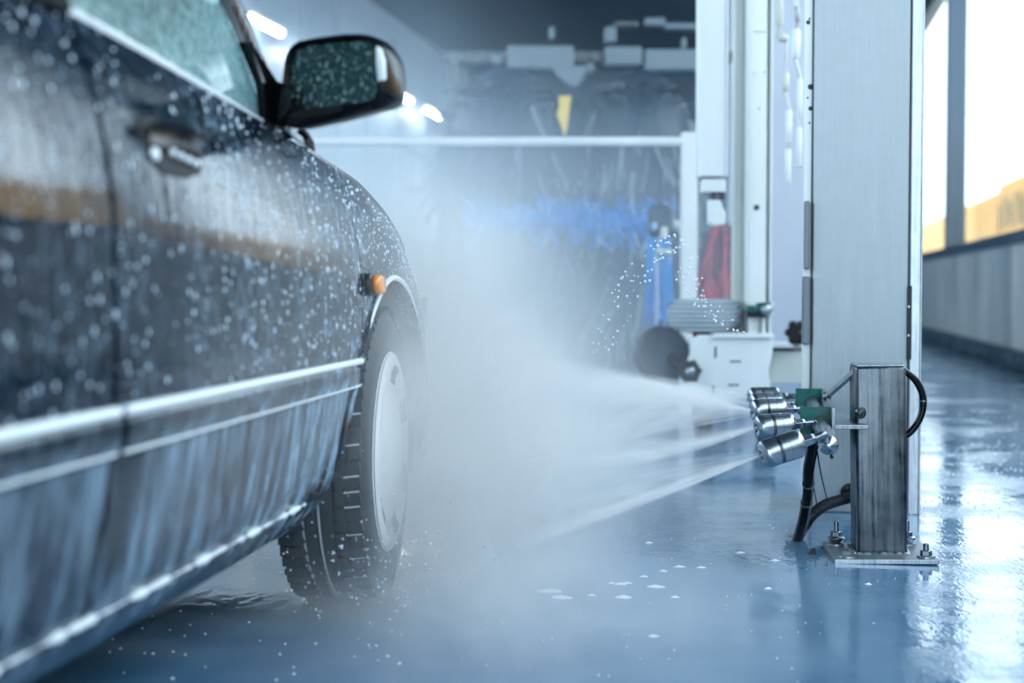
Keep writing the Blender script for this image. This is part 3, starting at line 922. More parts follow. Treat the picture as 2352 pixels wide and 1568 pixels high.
cp.hexa([(xa - .004, 3.285, zbm), (xa + .004, 3.285, zbm), (xa + .119, 3.92, zbm), (xa + .111, 3.92, zbm), (xa - .004, 3.285, zt), (xa + .004, 3.285, zt), (xa + .119, 3.92, zt), (xa + .111, 3.92, zt)])
W(cp, 'clamp_plate', 'steel', smooth=0, bevel=.001)
s0, s1 = P(1966, 851, 3.36), P(1899, 910, 3.62)
W(MB().tube([s0, s1], .0085, 4), 'strut', 'steel', smooth=0, bevel=.001)
W(MB().lathe([(-.012, .006), (-.004, .012), (.004, .012), (.010, .006)], s1, (s0 - s1), 10), 'weld_bead', 'bolt')
W(MB().lathe([(0, .014), (.005, .014), (.006, .010), (.012, .009), (.015, .005)], P(1978, 948, 3.315), (-.75, -.6, .15), 14), 'bolt_head', 'steel_dark')

# ------------------------------------------------------------------ nozzle bar: pipe, green bracket, five nozzles
pf = P(1903, 1022, 2.97)
def B(d, x, z=0.0): return pf + Vector((RS * d + RC * x, RC * d - RS * x, z))     # d along the pipe, x across it
nb = thing('nozzle_bar', 'steel nozzle bar in a green bracket spraying the front wheel', 'spray bar', B(.45, 0, -pf.z))
NB_M = nb.location.copy()
def N(mb, name, m, parent=nb, **kw):
    mb.v = [tuple(Vector(p) - NB_M) for p in mb.v]
    return mb.build(name, m, parent, **kw)
N(MB().lathe([(-.020, .002), (-.017, .010), (-.011, .0165), (-.002, .0205), (.004, .0205), (.005, .0195), (1.42, .0195)], pf, (RS, RC, 0), 28), 'manifold_pipe', 'polished')
N(MB().lathe([(-.026, .001), (-.022, .0045), (-.016, .0045)], pf + Vector((.006, 0, -.022)), (RS, RC, 0), 10), 'drain_plug', 'rubber')
def flange(d):
    pts = [B(d, x, z) for x, z in ((-.050, .046), (.030, .046), (.030, -.040), (-.012, -.052), (-.050, -.020))]
    mb = MB(); mb.prism(pts, (RS * .006, RC * .006, 0))
    fl = N(mb, 'bracket_flange', 'green', smooth=0, bevel=.0015)
    N(MB().lathe([(-.003, .024), (-.003, .0255), (.008, .0255), (.008, .024)], B(d, 0), (RS, RC, 0), 26, caps=False), 'pipe_collar', 'rubber', fl)
flange(.415); flange(1.06)
wb = MB(); wb.hexa([B(.415, .026, -.05), B(.415, .031, -.05), B(1.066, .031, -.05), B(1.066, .026, -.05), B(.415, .026, .046), B(.415, .031, .046), B(1.066, .031, .046), B(1.066, .026, .046)])
N(wb, 'bracket_web', 'green', smooth=0, bevel=.001)
NOZ = [((1796, 1030), 2.93, (-.945, -.14, -.28)), ((1780, 978), 3.33, (-.985, -.14, -.07)), ((1766, 941), 3.74, (-.985, -.14, -.01)), ((1761, 926), 4.02, (-.985, -.14, .01)), ((1754, 911), 4.28, (-.985, -.14, .0))]
JET0 = []
for i, ((px, py), Y, ax) in enumerate(NOZ):
    c = P(px, py, Y); a = Vector(ax).normalized(); L, r = .094, .0300
    o = c - a * L / 2                           # rear end (towards the pipe)
    prof = [(0, .010), (.001, .020), (.005, .0268), (.011, .0296), (.016, r), (.034, r), (.0345, r - .0008), (.0355, r - .0008), (.036, r), (.052, r), (.0525, r - .0014), (.0585, r - .0014), (.059, r), (.078, r), (.084, .0290), (.0895, .0262), (.0930, .0205), (L, .013)]
    nz = N(MB().lathe(prof, o, a, 40), 'nozzle', 'polished')
    N(MB().lathe([(.0527, r - .0012), (.0530, r - .0004), (.0580, r - .0004), (.0583, r - .0012)], o, a, 40, caps=False), 'groove_ring', 'steel_dark', nz)
    d = (c - pf).dot(Vector((RS, RC, 0)))
    q = B(max(d + .02, .01), -.014)
    e = o - a * .026
    N(MB().lathe([(0, .0115), (.003, .013), (.020, .013), (.027, .0105)], o + a * .001, -a, 6), 'hex_connector', 'polished', nz, smooth=0, bevel=.001)
    N(MB().tube(bez([e + a * .002, e - a * .022, q], 6), .0085, 12), 'elbow', 'bolt', nz)
    N(MB().lathe([(L - .002, .012), (L + .003, .010), (L + .004, .006)], o, a, 14), 'tip', 'bolt', nz)
    JET0.append(o + a * (L + .003))
# ------------------------------------------------------------------ hoses
def hose(name, label, pts, r, m='rubber', rib=0.0, cat='hose', ties=()):
    p = bez(pts, 20); base = Vector((p[0].x, p[0].y, 0))
    root = thing(name, label, cat, base)
    q = [v - base for v in p]
    MB().tube(q, r, 14).build('sleeve', m, root)
    if rib:
        rb = MB(); acc = 0
        for i in range(len(q) - 1):
            seg = q[i + 1] - q[i]; acc += seg.length
            if acc >= rib:
                acc = 0
                rb.lathe([(-.003, r * .9), (-.0015, r * 1.22), (.0015, r * 1.22), (.003, r * .9)], q[i], seg, 14)
        tag(rb.build('ribs', m, root), kind='stuff')
    for k in ties:
        i = int(k * (len(q) - 2))
        MB().lathe([(-.002, r), (-.002, r * 1.12), (.002, r * 1.12), (.002, r)], q[i], q[i + 1] - q[i], 14, caps=False).build('cable_tie', 'bolt', root)
    return root
foot = G(1832, 1240)
hose('feed_hose', 'black feed hose dropping from the nozzle bar to the floor', [B(.30, -.02, -.016), P(1858, 1075, 3.33), P(1856, 1130, 3.40), P(1846, 1190, 3.48), foot + Vector((0, 0, .0))], .0135, ties=(.42, .62))
hose('ribbed_hose', 'black ribbed hose running from the column to the feed hose', [P(1962, 1140, 3.90), P(1930, 1148, 3.84), P(1895, 1160, 3.74), P(1865, 1182, 3.64), P(1848, 1205, 3.58), foot + Vector((.012, .03, .012))], .0125, rib=.011)
hose('loop_hose', 'black hose looping out behind the right side of the anchor post', [P(2072, 848, 3.66), P(2098, 868, 3.66), P(2115, 895, 3.66), P(2121, 925, 3.66), P(2113, 960, 3.66), P(2095, 988, 3.66), P(2070, 1008, 3.66)], .0088, ties=(.48,))
hose('thin_cable', 'thin black cable hanging straight from the manifold pipe', [P(1876, 1030, 3.25), P(1886, 1090, 3.42), P(1900, 1148, 3.70)], .0018, cat='cable')
hose('thin_cable', 'short thin black cable beside the feed hose near the floor', [P(1866, 1100, 3.42), P(1876, 1158, 3.68)], .0014, cat='cable')
lf = MB(); lc = G(1866, 1272)
lf.add([lc + Vector(v) for v in ((-.012, 0, .001), (.002, -.006, .001), (.012, .002, .001), (.006, .004, .016), (-.002, .006, .010))], [(0, 1, 2), (0, 1, 3), (1, 2, 3), (0, 4, 3), (2, 3, 4), (0, 2, 4)])
tag(lf.build('leaf_scrap', 'dark', smooth=0, base=lc), 'small dark scrap of leaf on the wet floor by the feed hose', 'leaf')

# ------------------------------------------------------------------ far white gantry: base box, mast, rail, side box
def PW(p): return Vector(p)
GY = 5.80
gb = P(1682, 1015, GY)
gan = thing('wash_gantry', 'white wash gantry mast standing on a slotted white base box', 'gantry', (gb.x, GY, 0))
GO = gan.location.copy()
def GA(mb, name, m, parent=gan, **kw):
    mb.v = [tuple(Vector(p) - GO) for p in mb.v]
    return mb.build(name, m, parent, **kw)
def pbox(x0, y0, x1, y1, Y, dep):              # a box whose front face fills that stretch at distance Y
    a, b = P(x0, y1, Y), P(x1, y0, Y)
    return MB().box(((a.x + b.x) / 2, Y + dep / 2, (a.z + b.z) / 2), (b.x - a.x, dep, b.z - a.z))
mb = MB()
pts = [P(x, y, GY) for x, y in ((1590, 918), (1600, 842), (1574, 838), (1600, 770), (1776, 770), (1774, 812), (1766, 850), (1772, 918))]
mb.prism(pts, (.06, .34, 0))
bx = GA(mb, 'base_box', 'white', smooth=0, bevel=.004)
GA(pbox(1640, 765, 1778, 776, GY - .02, .38), 'top_flange', 'white', bx, smooth=0, bevel=.002)
for x0, y0, x1, y1 in ((1641, 796, 1646, 822), (1677, 828, 1702, 832), (1673, 882, 1697, 886), (1636, 886, 1641, 912), (1724, 905, 1748, 909)):
    GA(pbox(x0, y0, x1, y1, GY - .001, .004), 'slot', 'slot', bx, smooth=0)
bm_ = pbox(1720, -420, 1766, 768, GY + .02, .14)
GA(bm_, 'mast', 'white', smooth=0, bevel=.004)
GA(pbox(1766, -420, 1779, 768, GY + .03, .12), 'mast_lip', 'white', smooth=0, bevel=.002)
GA(pbox(1683, -420, 1719, 768, GY + .16, .06), 'rail', 'cream', smooth=0, bevel=.004)
GA(pbox(1700, -420, 1705, 768, GY + .15, .012), 'rail_rib', 'cream', smooth=0, bevel=.002)
for x, y, r in ((1738, 476, .012), (1737, 72, .006), (1747, 72, .006), (1757, 72, .006), (1735, 165, .006), (1758, 165, .006), (1745, 248, .006), (1740, 632, .005)):
    GA(MB().lathe([(0, r), (.006, r * .9), (.009, r * .5)], P(x, y, GY + .02), (0, -1, 0), 12), 'screw', 'slot' if r > .01 else 'white')
GA(pbox(1768, 806, 1850, 880, GY + .25, .30), 'side_box', 'cream', smooth=0, bevel=.004)
GA(pbox(1768, 790, 1850, 799, GY + .22, .30), 'side_shelf', 'white', smooth=0, bevel=.002)
GA(pbox(1768, 799, 1850, 808, GY + .30, .20), 'side_gap', 'slot', smooth=0)
for x in (1615, 1755):
    a = P(x, 918, GY + .12); GA(MB().cyl((a.x - .03, a.y, .085), (a.x + .03, a.y, .085), .085, n=28), 'rail_wheel', 'rubber', bevel=.01)
    GA(MB().box((a.x, a.y, (a.z + .08) / 2 + .02), (.09, .05, a.z - .06)), 'wheel_fork', 'slot', smooth=0)
# black knob by the column
kc = P(1830, 764, GY + .1)
kb = thing('knob', 'black lobed knob beside the left edge of the steel column', 'knob', kc)
mb = MB()
for k in range(6):
    q = 2 * PI * k / 6
    mb.lathe([(-.02, .012), (-.012, .020), (.012, .020), (.02, .012)], (.030 * math.cos(q), 0, .034 * math.sin(q)), (0, 1, 0), 12)
mb.lathe([(-.022, .036), (.022, .036)], (0, 0, 0), (0, 1, 0), 16)
mb.build('grip', 'black', kb)
MB().lathe([(0, .010), (.015, .008)], (.018, -.022, .004), (0, -1, 0), 10).build('bolt_head', 'bolt', kb)
MB().cyl((0, 0, -.03), (0, 0, -.072), .012, n=10).build('stem', 'bolt', kb)
# small green nozzle block on a stem in front of the mast
gc = P(1748, 712, GY - .005)
gn = thing('rinse_nozzle', 'small green nozzle block on a stem before the white mast', 'nozzle', (gc.x, gc.y, P(1748, 766, GY - .02).z))
off = Vector((0, 0, gc.z - gn.location.z))
MB().box(off + Vector((.012, 0, .008)), (.052, .05, .048)).build('block', 'green', gn, smooth=0, bevel=.004)
MB().box(off + Vector((-.040, .01, .004)), (.030, .04, .030)).build('block', 'green', gn, smooth=0, bevel=.003)
MB().box(off + Vector((-.020, .0, -.018)), (.075, .03, .022)).build('clamp', 'black', gn, smooth=0, bevel=.003)
MB().lathe([(0, .022), (.02, .022), (.024, .017), (.026, .006)], off + Vector((.016, -.026, .002)), (0, -1, 0), 20).build('end_cap', 'steel', gn)
MB().cyl((-.002, .005, 0), (-.002, .005, off.z - .02), .007, n=10).build('stem', 'bolt', gn)
for z in (.026, -.016): MB().lathe([(0, .007), (.012, .007)], off + Vector((.044, -.01, z)), (0, -1, 0), 10).build('screw', 'white', gn)
# hanging white cover left of the mast
hv = P(1640, 525, 5.55)
hc = thing('hanging_cover', 'white hanging box cover left of the gantry mast', 'cover', (hv.x, hv.y, hv.z))
def H(mb, name, m, parent=hc, **kw):
    o = hc.location; mb.v = [tuple(Vector(p) - o) for p in mb.v]; return mb.build(name, m, parent, **kw)
H(pbox(1606, -420, 1672, 405, 5.55, .12), 'upper_case', 'white', smooth=0, bevel=.004)
H(pbox(1668, -420, 1676, 405, 5.54, .12), 'case_lip', 'white', smooth=0, bevel=.002)
H(pbox(1615, 411, 1668, 441, 5.56, .10), 'lower_case', 'white', smooth=0, bevel=.004)
H(pbox(1636, 440, 1664, 458, 5.58, .06), 'neck', 'steel_dark', smooth=0)
mb = MB(); mb.prism([P(x, y, 5.58) for x, y in ((1628, 458), (1655, 458), (1660, 476), (1668, 490), (1666, 516), (1640, 519), (1628, 514))], (0, .06, 0))
H(mb, 'end_block', 'white', smooth=0, bevel=.006)
# hanging white conduit segments between mast and column
def conduit(label, segs, Y):
    a = P(*segs[0][:2], Y); root = thing('conduit_string', label, 'conduit', a)
    for x0, y0, x1, y1, r, m in segs:
        p0, p1 = P(x0, y0, Y) - a, P(x1, y1, Y) - a
        MB().lathe([(0, r * .6), (r * .5, r), ((p1 - p0).length - r * .5, r), ((p1 - p0).length, r * .6)], p0, p1 - p0, 14).build('segment', m, root)
    for s, t2 in zip(segs[:-1], segs[1:]):
        p0, p1 = P(s[2], s[3], Y) - a, P(t2[0], t2[1], Y) - a
        MB().tube([p0 + (p0 - p1) * .1, p1 + (p1 - p0) * .1], .0055, 8).build('link', 'steel', root)
    return root
conduit('string of white conduit tubes hanging nearer the steel column', [(1829, -120, 1829, -10, .009, 'alu'), (1829, 14, 1832, 52, .009, 'alu'), (1829, 66, 1827, 135, .0155, 'white'), (1838, 180, 1836, 272, .0105, 'white'), (1836, 292, 1835, 385, .0105, 'white')], 5.3)
conduit('string of white conduit tubes hanging nearer the white mast', [(1790, -60, 1790, 60, .014, 'cream'), (1786, 84, 1808, 88, .018, 'cream'), (1804, 166, 1804, 210, .015, 'cream'), (1812, 252, 1811, 328, .0115, 'white'), (1810, 342, 1809, 424, .0115, 'white')], 5.45)

# ------------------------------------------------------------------ brushes and frame further back
# white pipe frame
FY = 7.0
fr0 = P(1582, 620, FY)
frm = thing('pipe_frame', 'pale horizontal pipe on an upright crossing behind the car', 'frame', (fr0.x, FY, 0))
FO = frm.location.copy()
zb_ = P(1300, 325, FY).z
MB().tube([Vector((P(560, 323, FY).x, FY, zb_)) - FO, Vector((P(1568, 325, FY).x, FY, zb_)) - FO], .0235, 16).build('cross_pipe', 'white', frm)
a, b = P(1566, 325, FY), P(1602, 325, FY)
MB().box(((a.x + b.x) / 2 - FO.x, .02, .70), (b.x - a.x, .08, 1.40)).build('upright', 'white', frm, smooth=0, bevel=.006)
x2 = P(560, 323, FY).x - FO.x
MB().box((x2, .02, .70), (.08, .08, 1.40)).build('upright', 'white', frm, smooth=0, bevel=.006)
MB().box((0, .02, .01), (.16, .16, .02)).build('foot_plate', 'steel', frm, smooth=0)
# ribbed rubber drum lying on the base box
rd_ = P(1628, 768, GY + .05)
rdm = thing('ribbed_drum', 'grey ribbed rubber drum lying flat on the white base box', 'drum', rd_ + Vector((0, .02, .0)))
prof = []
zz = .012
for k in range(7):
    rr = .158 - (.030 if k in (0, 6) else .010 if k in (1, 5) else 0)
    prof += [(zz, rr - .010), (zz + .002, rr), (zz + .015, rr + .003), (zz + .017, rr - .008)]; zz += .0185
MB().lathe([(0, .05), (.011, .12)] + prof + [(zz + .004, .11)], (0, .10, 0), (0, 0, 1), 40).build('ribbed_shell', 'ribbed', rdm)
MB().cyl((-.06, .02, .0), (.10, .02, .004), .012, n=8).build('retaining_strap', 'rust', rdm)
# black brush wheel with its gear hub
bw = P(1522, 815, GY + .10)
bwh = thing('brush_wheel', 'dark brush wheel with a geared hub at the base box corner', 'brush', bw)
MB().lathe([(-.03, .06), (-.035, .105), (0, .118), (.035, .105), (.03, .06)], (0, .02, 0), (.15, -1, .05), 40).build('bristle_disc', 'brush_dark', bwh)
bt = MB()
for k in range(130):
    q = 2 * PI * k / 130 + random.uniform(-.02, .02); rr = random.uniform(.116, .126); y = random.uniform(-.03, .04)
    d = Vector((math.cos(q), 0, math.sin(q)))
    bt.tube([d * .09 + Vector((0, y, 0)), d * rr + Vector((random.uniform(-.004, .004), y, random.uniform(-.004, .004)))], [.004, .0022], 4)
tag(bt.build('bristles', 'brush_dark', bwh, smooth=0), kind='stuff')
hb = P(1585, 853, GY - .03) - bw
gear = []
for k in range(36):
    q = 2 * PI * k / 36; rr = .050 if (k % 6) in (0, 1) else .043
    gear.append(hb + Vector((rr * math.cos(q), 0, rr * math.sin(q))))
go = MB().prism(gear, (0, .04, 0)).build('gear_hub', 'slot', bwh, smooth=0, bevel=.003)
MB().lathe([(0, .017), (.006, .019), (.010, .015), (.011, .006)], hb, (0, -1, 0), 20).build('hub_cap', 'steel', go)
MB().tube([Vector((.02, .03, 0)), hb + Vector((0, .02, 0))], .02, 10).build('axle_arm', 'slot', bwh)

# fibre brushes: many separate strips hanging from a core
def strips(root, name, m, spec):
    mb = MB()
    for p, d, L, w, curl in spec:
        d = Vector(d).normalized(); p = Vector(p)
        side = d.cross(Vector((0, 1, 0)))
        if side.length < .05: side = Vector((1, 0, 0))
        side.normalize(); pts = []
        N_ = 5
        for k in range(N_ + 1):
            f = k / N_
            pts.append(p + d * L * f + Vector((curl * f * f * L, 0, -abs(curl) * .4 * f * f * L)))
        vs = []
        for k, q in enumerate(pts):
            ww = w * (1 - .35 * k / N_)
            vs += [q - side * ww, q + side * ww, q + side * ww + Vector((0, .004, 0)), q - side * ww + Vector((0, .004, 0))]
        fs = []
        for k in range(N_):
            for j in range(4):
                fs.append((k * 4 + j, k * 4 + (j + 1) % 4, (k + 1) * 4 + (j + 1) % 4, (k + 1) * 4 + j))
        fs += [(3, 2, 1, 0), (N_ * 4, N_ * 4 + 1, N_ * 4 + 2, N_ * 4 + 3)]
        mb.add(vs, fs)
    return tag(mb.build(name, m, root, smooth=30, fix=False), kind='stuff')
def big_brush(label, px, Y, rad, ztop, seed, lightness):
    rnd = random.Random(seed)
    x = P(px, 600, Y).x
    root = thing('roller_brush', label, 'brush', (x, Y, 0), group='tall dark roller brushes')
    MB().lathe([(0, .09), (ztop - .25, .09)], (0, 0, .12), (0, 0, 1), 20).build('core', 'steel_dark', root)
    prof = [(0.12, .30), (.3, rad * .9), (ztop - .62, rad * .92), (ztop - .42, rad * .88), (ztop - .24, rad * .72), (ztop - .10, rad * .46), (ztop - .03, rad * .2)]
    MB().lathe(prof, (0, 0, 0), (0, 0, 1), 48).build('fibre_body', 'brush_dark', root)
    A, Bq = [], []
    for k in range(620):
        q = rnd.uniform(PI * .95, PI * 2.05); z = rnd.uniform(.35, ztop - .30)
        rr = rad * (.93 if z < ztop - .5 else .8)
        p = Vector((rr * math.cos(q), rr * math.sin(q), z))
        d = Vector((math.cos(q) * .35 + rnd.uniform(-.15, .15), math.sin(q) * .35, -1))
        (Bq if rnd.random() < lightness else A).append((p, d, rnd.uniform(.16, .34), rnd.uniform(.006, .013), rnd.uniform(-.3, .3)))
    for k in range(160):
        q = rnd.uniform(PI, 2 * PI); e = rnd.uniform(.1, 1.4)
        p = Vector((rad * .7 * math.cos(q) * math.cos(e), rad * .7 * math.sin(q) * math.cos(e), ztop - .42 + .34 * math.sin(e)))
        A.append((p, Vector((math.cos(q), math.sin(q) * .4, .25 - e * .3)), rnd.uniform(.10, .2), .008, rnd.uniform(-.2, .2)))
    strips(root, 'fibre_strips', 'brush_dark', A); strips(root, 'pale_fibre_strips', 'brush_light', Bq)
    return root
RY = 9.4
ZT = P(1200, 148, RY).z
big_brush('tall dark roller brush nearer the car in the mist', 1165, RY, .43, ZT, 3, .06)
big_brush('tall dark roller brush nearer the hanging white cover', 1470, RY + .1, .42, ZT, 5, .22)
# cross beam with fittings over the brushes
cbm = thing('brush_beam', 'pale cross beam with fittings above the dark roller brushes', 'beam', (P(1380, 600, RY + .75).x, RY + .75, 0))
BO = cbm.location.copy()
def BB(mb, name, m, parent=cbm, **kw):
    mb.v = [tuple(Vector(p) - BO) for p in mb.v]; return mb.build(name, m, parent, **kw)
for x0, y0, x1, y1 in ((1165, 104, 1318, 156), (1390, 106, 1475, 148), (1482, 112, 1640, 160)):
    BB(pbox(x0, y0, x1, y1, RY + .75, .12), 'beam_section', 'beam_grey', smooth=0, bevel=.01)
BB(pbox(1020, 118, 1700, 140, RY + .9, .10), 'back_beam', 'steel_dark', smooth=0)
for x0, y0, x1, y1, m in ((1262, 60, 1274, 88, 'beam_grey'), (1390, 60, 1416, 96, 'beam_grey'), (1482, 40, 1528, 58, 'beam_grey'), (1528, 52, 1640, 66, 'beam_grey'), (1568, 84, 1576, 112, 'beam_grey'), (1412, 46, 1466, 62, 'steel_dark'), (1130, 124, 1152, 146, 'beam_grey'), (1345, 145, 1366, 165, 'beam_grey')):
    BB(pbox(x0, y0, x1, y1, RY + .78, .10), 'fitting', m, smooth=0, bevel=.012)
mb = MB(); mb.prism([P(x, y, RY + .70) for x, y in ((1265, 150), (1350, 150), (1338, 182), (1322, 200), (1300, 190), (1280, 172))], (0, .05, 0))
BB(mb, 'gusset', 'beam_grey', smooth=0, bevel=.01)
for x in (1030, 1690): BB(pbox(x, 140, x + 22, 842, RY + .92, .10), 'leg', 'steel_dark', smooth=0)
ytag = MB(); ytag.prism([P(x, y, RY - .5) for x, y in ((1284, 220), (1312, 219), (1306, 268), (1302, 298), (1296, 312), (1290, 290), (1278, 262), (1285, 245))], (0, .02, 0))
yb = P(1296, 312, RY - .5)
yo = ytag.build('warning_tag', 'yellow_tag', smooth=0, bevel=.003, base=yb)
tag(yo, 'faded yellow tag hanging between the two dark roller brushes', 'tag')
# blue fringe roller and hanging blue cloth strips
BY = 8.3
b0, b1 = P(1060, 500, BY), P(1545, 515, BY)
br = thing('blue_brush', 'blue fringe roller brush lying across the misty background', 'brush', ((b0.x + b1.x) / 2, BY, b0.z - .12))
o = br.location.copy()
MB().tube([b0 - o, b1 - o], .055, 14).build('core', 'blue', br)
rnd = random.Random(9); A, Bq = [], []
for k in range(420):
    f = rnd.random() ** .8; p = b0.lerp(b1, f) - o; q = rnd.uniform(0, 2 * PI)
    d = Vector((rnd.uniform(-.5, .5), math.cos(q) * .8, math.sin(q)))
    (Bq if rnd.random() < .15 else A).append((p + Vector((0, math.cos(q), math.sin(q))) * .05, d, rnd.uniform(.05, .13), .007, rnd.uniform(-.5, .5)))
strips(br, 'fringe', 'blue', A); strips(br, 'pale_fringe', 'blue_pale', Bq)
MB().cyl(b1 - o, b1 - o + Vector((.06, 0, -.02)), .03, n=14).build('end_hub', 'cream', br)
for q in (b0, b1): MB().box((q.x - o.x, .06, (q.z / 2 - o.z)), (.05, .05, q.z)).build('stand_leg', 'slot', br, smooth=0)
ct = P(1518, 560, 7.6)
bc = thing('blue_cloth', 'bundle of bright blue cloth strips hanging left of the pale upright', 'brush', P(1512, 755, 7.6))
o = bc.location.copy(); A, Bq = [], []
for k in range(46):
    x = rnd.uniform(1488, 1542); y0 = rnd.choice((545, 580, 605)); 
    (Bq if (1505 < x < 1516 or rnd.random() < .1) else A).append((P(x, y0, 7.6 + rnd.uniform(-.05, .1)) - o, (rnd.uniform(-.05, .05), 0, -1), rnd.uniform(.26, .40) if x < 1530 else .2, .010, rnd.uniform(-.08, .08)))
strips(bc, 'cloth_strips', 'blue', A); strips(bc, 'pale_cloth_strips', 'blue_pale', Bq)
for x0, y0, x1, y1, m in ((1506, 572, 1546, 584, 'cream'), (1518, 520, 1534, 548, 'cream'), (1498, 510, 1510, 528, 'blue_pale')):
    mb = pbox(x0, y0, x1, y1, 7.55, .06); mb.v = [tuple(Vector(p) - o) for p in mb.v]; mb.build('clamp', m, bc, smooth=0, bevel=.012)
mb = pbox(1490, 470, 1548, 546, 7.62, .10); mb.v = [tuple(Vector(p) - o) for p in mb.v]; mb.build('holder', 'brush_dark', bc, smooth=0, bevel=.03)
MB().box((.02, .14, (P(1512, 500, 7.6).z) / 2 - o.z), (.04, .04, P(1512, 500, 7.6).z)).build('stand_pole', 'slot', bc, smooth=0)
# red brush behind the rail
rc = P(1660, 700, 7.8)
rb = thing('red_brush', 'red and maroon fibre brush standing behind the cream rail', 'brush', rc)
A, Bq = [], []
for k in range(170):
    x0 = rnd.uniform(1640, 1688); x1 = 1600 + (x0 - 1640) * 1.9 + rnd.uniform(-12, 18); y0 = rnd.uniform(505, 600)
    p = P(x0, y0, 7.8 + rnd.uniform(-.12, .12)) - rc; q = P(x1, y0 + 150, 7.8 + rnd.uniform(-.15, .1)) - rc
    (Bq if rnd.random() < .42 else A).append((p, q - p, rnd.uniform(.18, .42), .010, rnd.uniform(-.1, .1)))
strips(rb, 'red_fibres', 'red', A); strips(rb, 'maroon_fibres', 'maroon', Bq)
MB().lathe([(0, .10), (.12, .14), (.4, .10), (.52, .03)], (0, .1, -.05), (0, 0, 1), 18).build('core', 'maroon', rb)
MB().cyl((0, .1, -rc.z), (0, .1, 0), .05, n=14).build('shaft', 'slot', rb)
# ------------------------------------------------------------------ water
def jet(label, A, E, I, amp, bend, soft, tail, seed):
    """a flat fan of atomised water: apex A, crowded edge ending at E, thinning towards I"""
    A, E, I = Vector(A), Vector(E), Vector(I)
    X = (E - A); L = X.length; X.normalize()
    Yv = (I - A); Yv -= X * Yv.dot(X); Hh = Yv.length; Yv.normalize()
    Z = X.cross(Yv)
    def thick(x): return .006 + .055 * x / L
    n = 10; mb = MB(); rows = []
    for i in range(n + 1):
        x = L * 1.05 * i / n
        lo, hi = bend * x * x - .012 - .10 * x, bend * x * x + .014 + Hh * (x / L) ** .9
        t2 = thick(x)
        rows.append([(x, lo, -t2), (x, hi, -t2), (x, hi, t2), (x, lo, t2)])
    vs = [p for r in rows for p in r]
    fs = [(3, 2, 1, 0), tuple(n * 4 + k for k in range(4))]
    for i in range(n):
        for k in range(4): fs.append((i * 4 + k, i * 4 + (k + 1) % 4, (i + 1) * 4 + (k + 1) % 4, (i + 1) * 4 + k))
    mb.add(vs, fs)
    m = bpy.data.materials.new('spray_fan'); m.use_nodes = True
    t = NT(m); t.t.nodes.remove(t.b)
    tc = t.n('ShaderNodeTexCoord'); sp = t.n('ShaderNodeSeparateXYZ'); t.l(tc.outputs['Object'], sp.inputs[0])
    x, y0 = sp.outputs[0], sp.outputs[1]
    y = t.math('SUBTRACT', y0, t.math('MULTIPLY', t.math('MULTIPLY', x, x), bend))
    w_in = t.math('ADD', t.math('MULTIPLY', x, soft), .004)          # decay towards the inside of the fan
    w_out = t.math('ADD', t.math('MULTIPLY', x, .013), .0020)        # crisp outer edge
    pos = t.math('MAXIMUM', y, 0.0); neg = t.math('MINIMUM', y, 0.0)
    q = t.math('DIVIDE', neg, w_out)
    g = t.math('ADD', t.math('MULTIPLY', t.math('POWER', 2.71828, t.math('MULTIPLY', t.math('DIVIDE', pos, w_in), -1.0)), 1.0), 0.0)
    edge = t.math('POWER', 2.71828, t.math('MULTIPLY', t.math('ABSOLUTE', t.math('DIVIDE', y, t.math('MULTIPLY', w_out, 1.6))), -1.2))
    g = t.math('MULTIPLY', t.math('ADD', t.math('MULTIPLY', g, .35), t.math('MULTIPLY', edge, 1.0)), t.math('POWER', 2.71828, t.math('MULTIPLY', t.math('MULTIPLY', q, q), -1.0)))
    cx = t.n('ShaderNodeCombineXYZ', X=t.math('DIVIDE', y, t.math('ADD', x, .03)), Y=t.math('MULTIPLY', x, .35), Z=seed * 1.7)
    nz = t.rng(t.noise(cx.outputs[0], 22, 2, .6), .30, .70, .35, 1.5)
    fall = t.math('MULTIPLY', t.math('DIVIDE', .16, t.math('ADD', x, .16)), t.rng(x, L * tail, L * 1.02, 1, 0))
    den = t.math('MULTIPLY', t.math('MULTIPLY', g, nz), t.math('MULTIPLY', fall, amp))
    vp = t.n('ShaderNodeVolumeScatter', Color=(.97, .985, 1, 1), Anisotropy=0.0)
    t.l(den, vp.inputs['Density']); t.l(vp.outputs[0], t.out.inputs['Volume'])
    ob = mb.build('water_jet', m, smooth=0)
    ob.matrix_world = Matrix(((X.x, Yv.x, Z.x, A.x), (X.y, Yv.y, Z.y, A.y), (X.z, Yv.z, Z.z, A.z), (0, 0, 0, 1)))
    return tag(ob, label, 'water jet', 'water jets from the nozzle bar', 'stuff')
J = JET0
jet('lowest water jet, straight down from the front nozzle towards the floor', J[0], P(1190, 1275, 2.78), P(1330, 1075, 2.85), 150, .06, .13, .45, 1)
jet('middle water jet, thin and bright, bending level before the wheel', J[1], P(1330, 1120, 3.05), P(1360, 960, 3.05), 130, .20, .07, .3, 2)
jet('upper water jet rising towards the wheel arch from the third nozzle', J[2], P(1215, 818, 3.15), P(1260, 1010, 3.1), 150, .03, .22, .45, 3)
jet('faint water jet behind the upper jet from the fourth nozzle', J[3], P(1300, 850, 3.5), P(1330, 980, 3.4), 90, .06, .22, .3, 4)
jet('farthest water jet, thin line above the others from the last nozzle', J[4], P(1330, 850, 3.8), P(1360, 950, 3.7), 90, .08, .18, .3, 5)

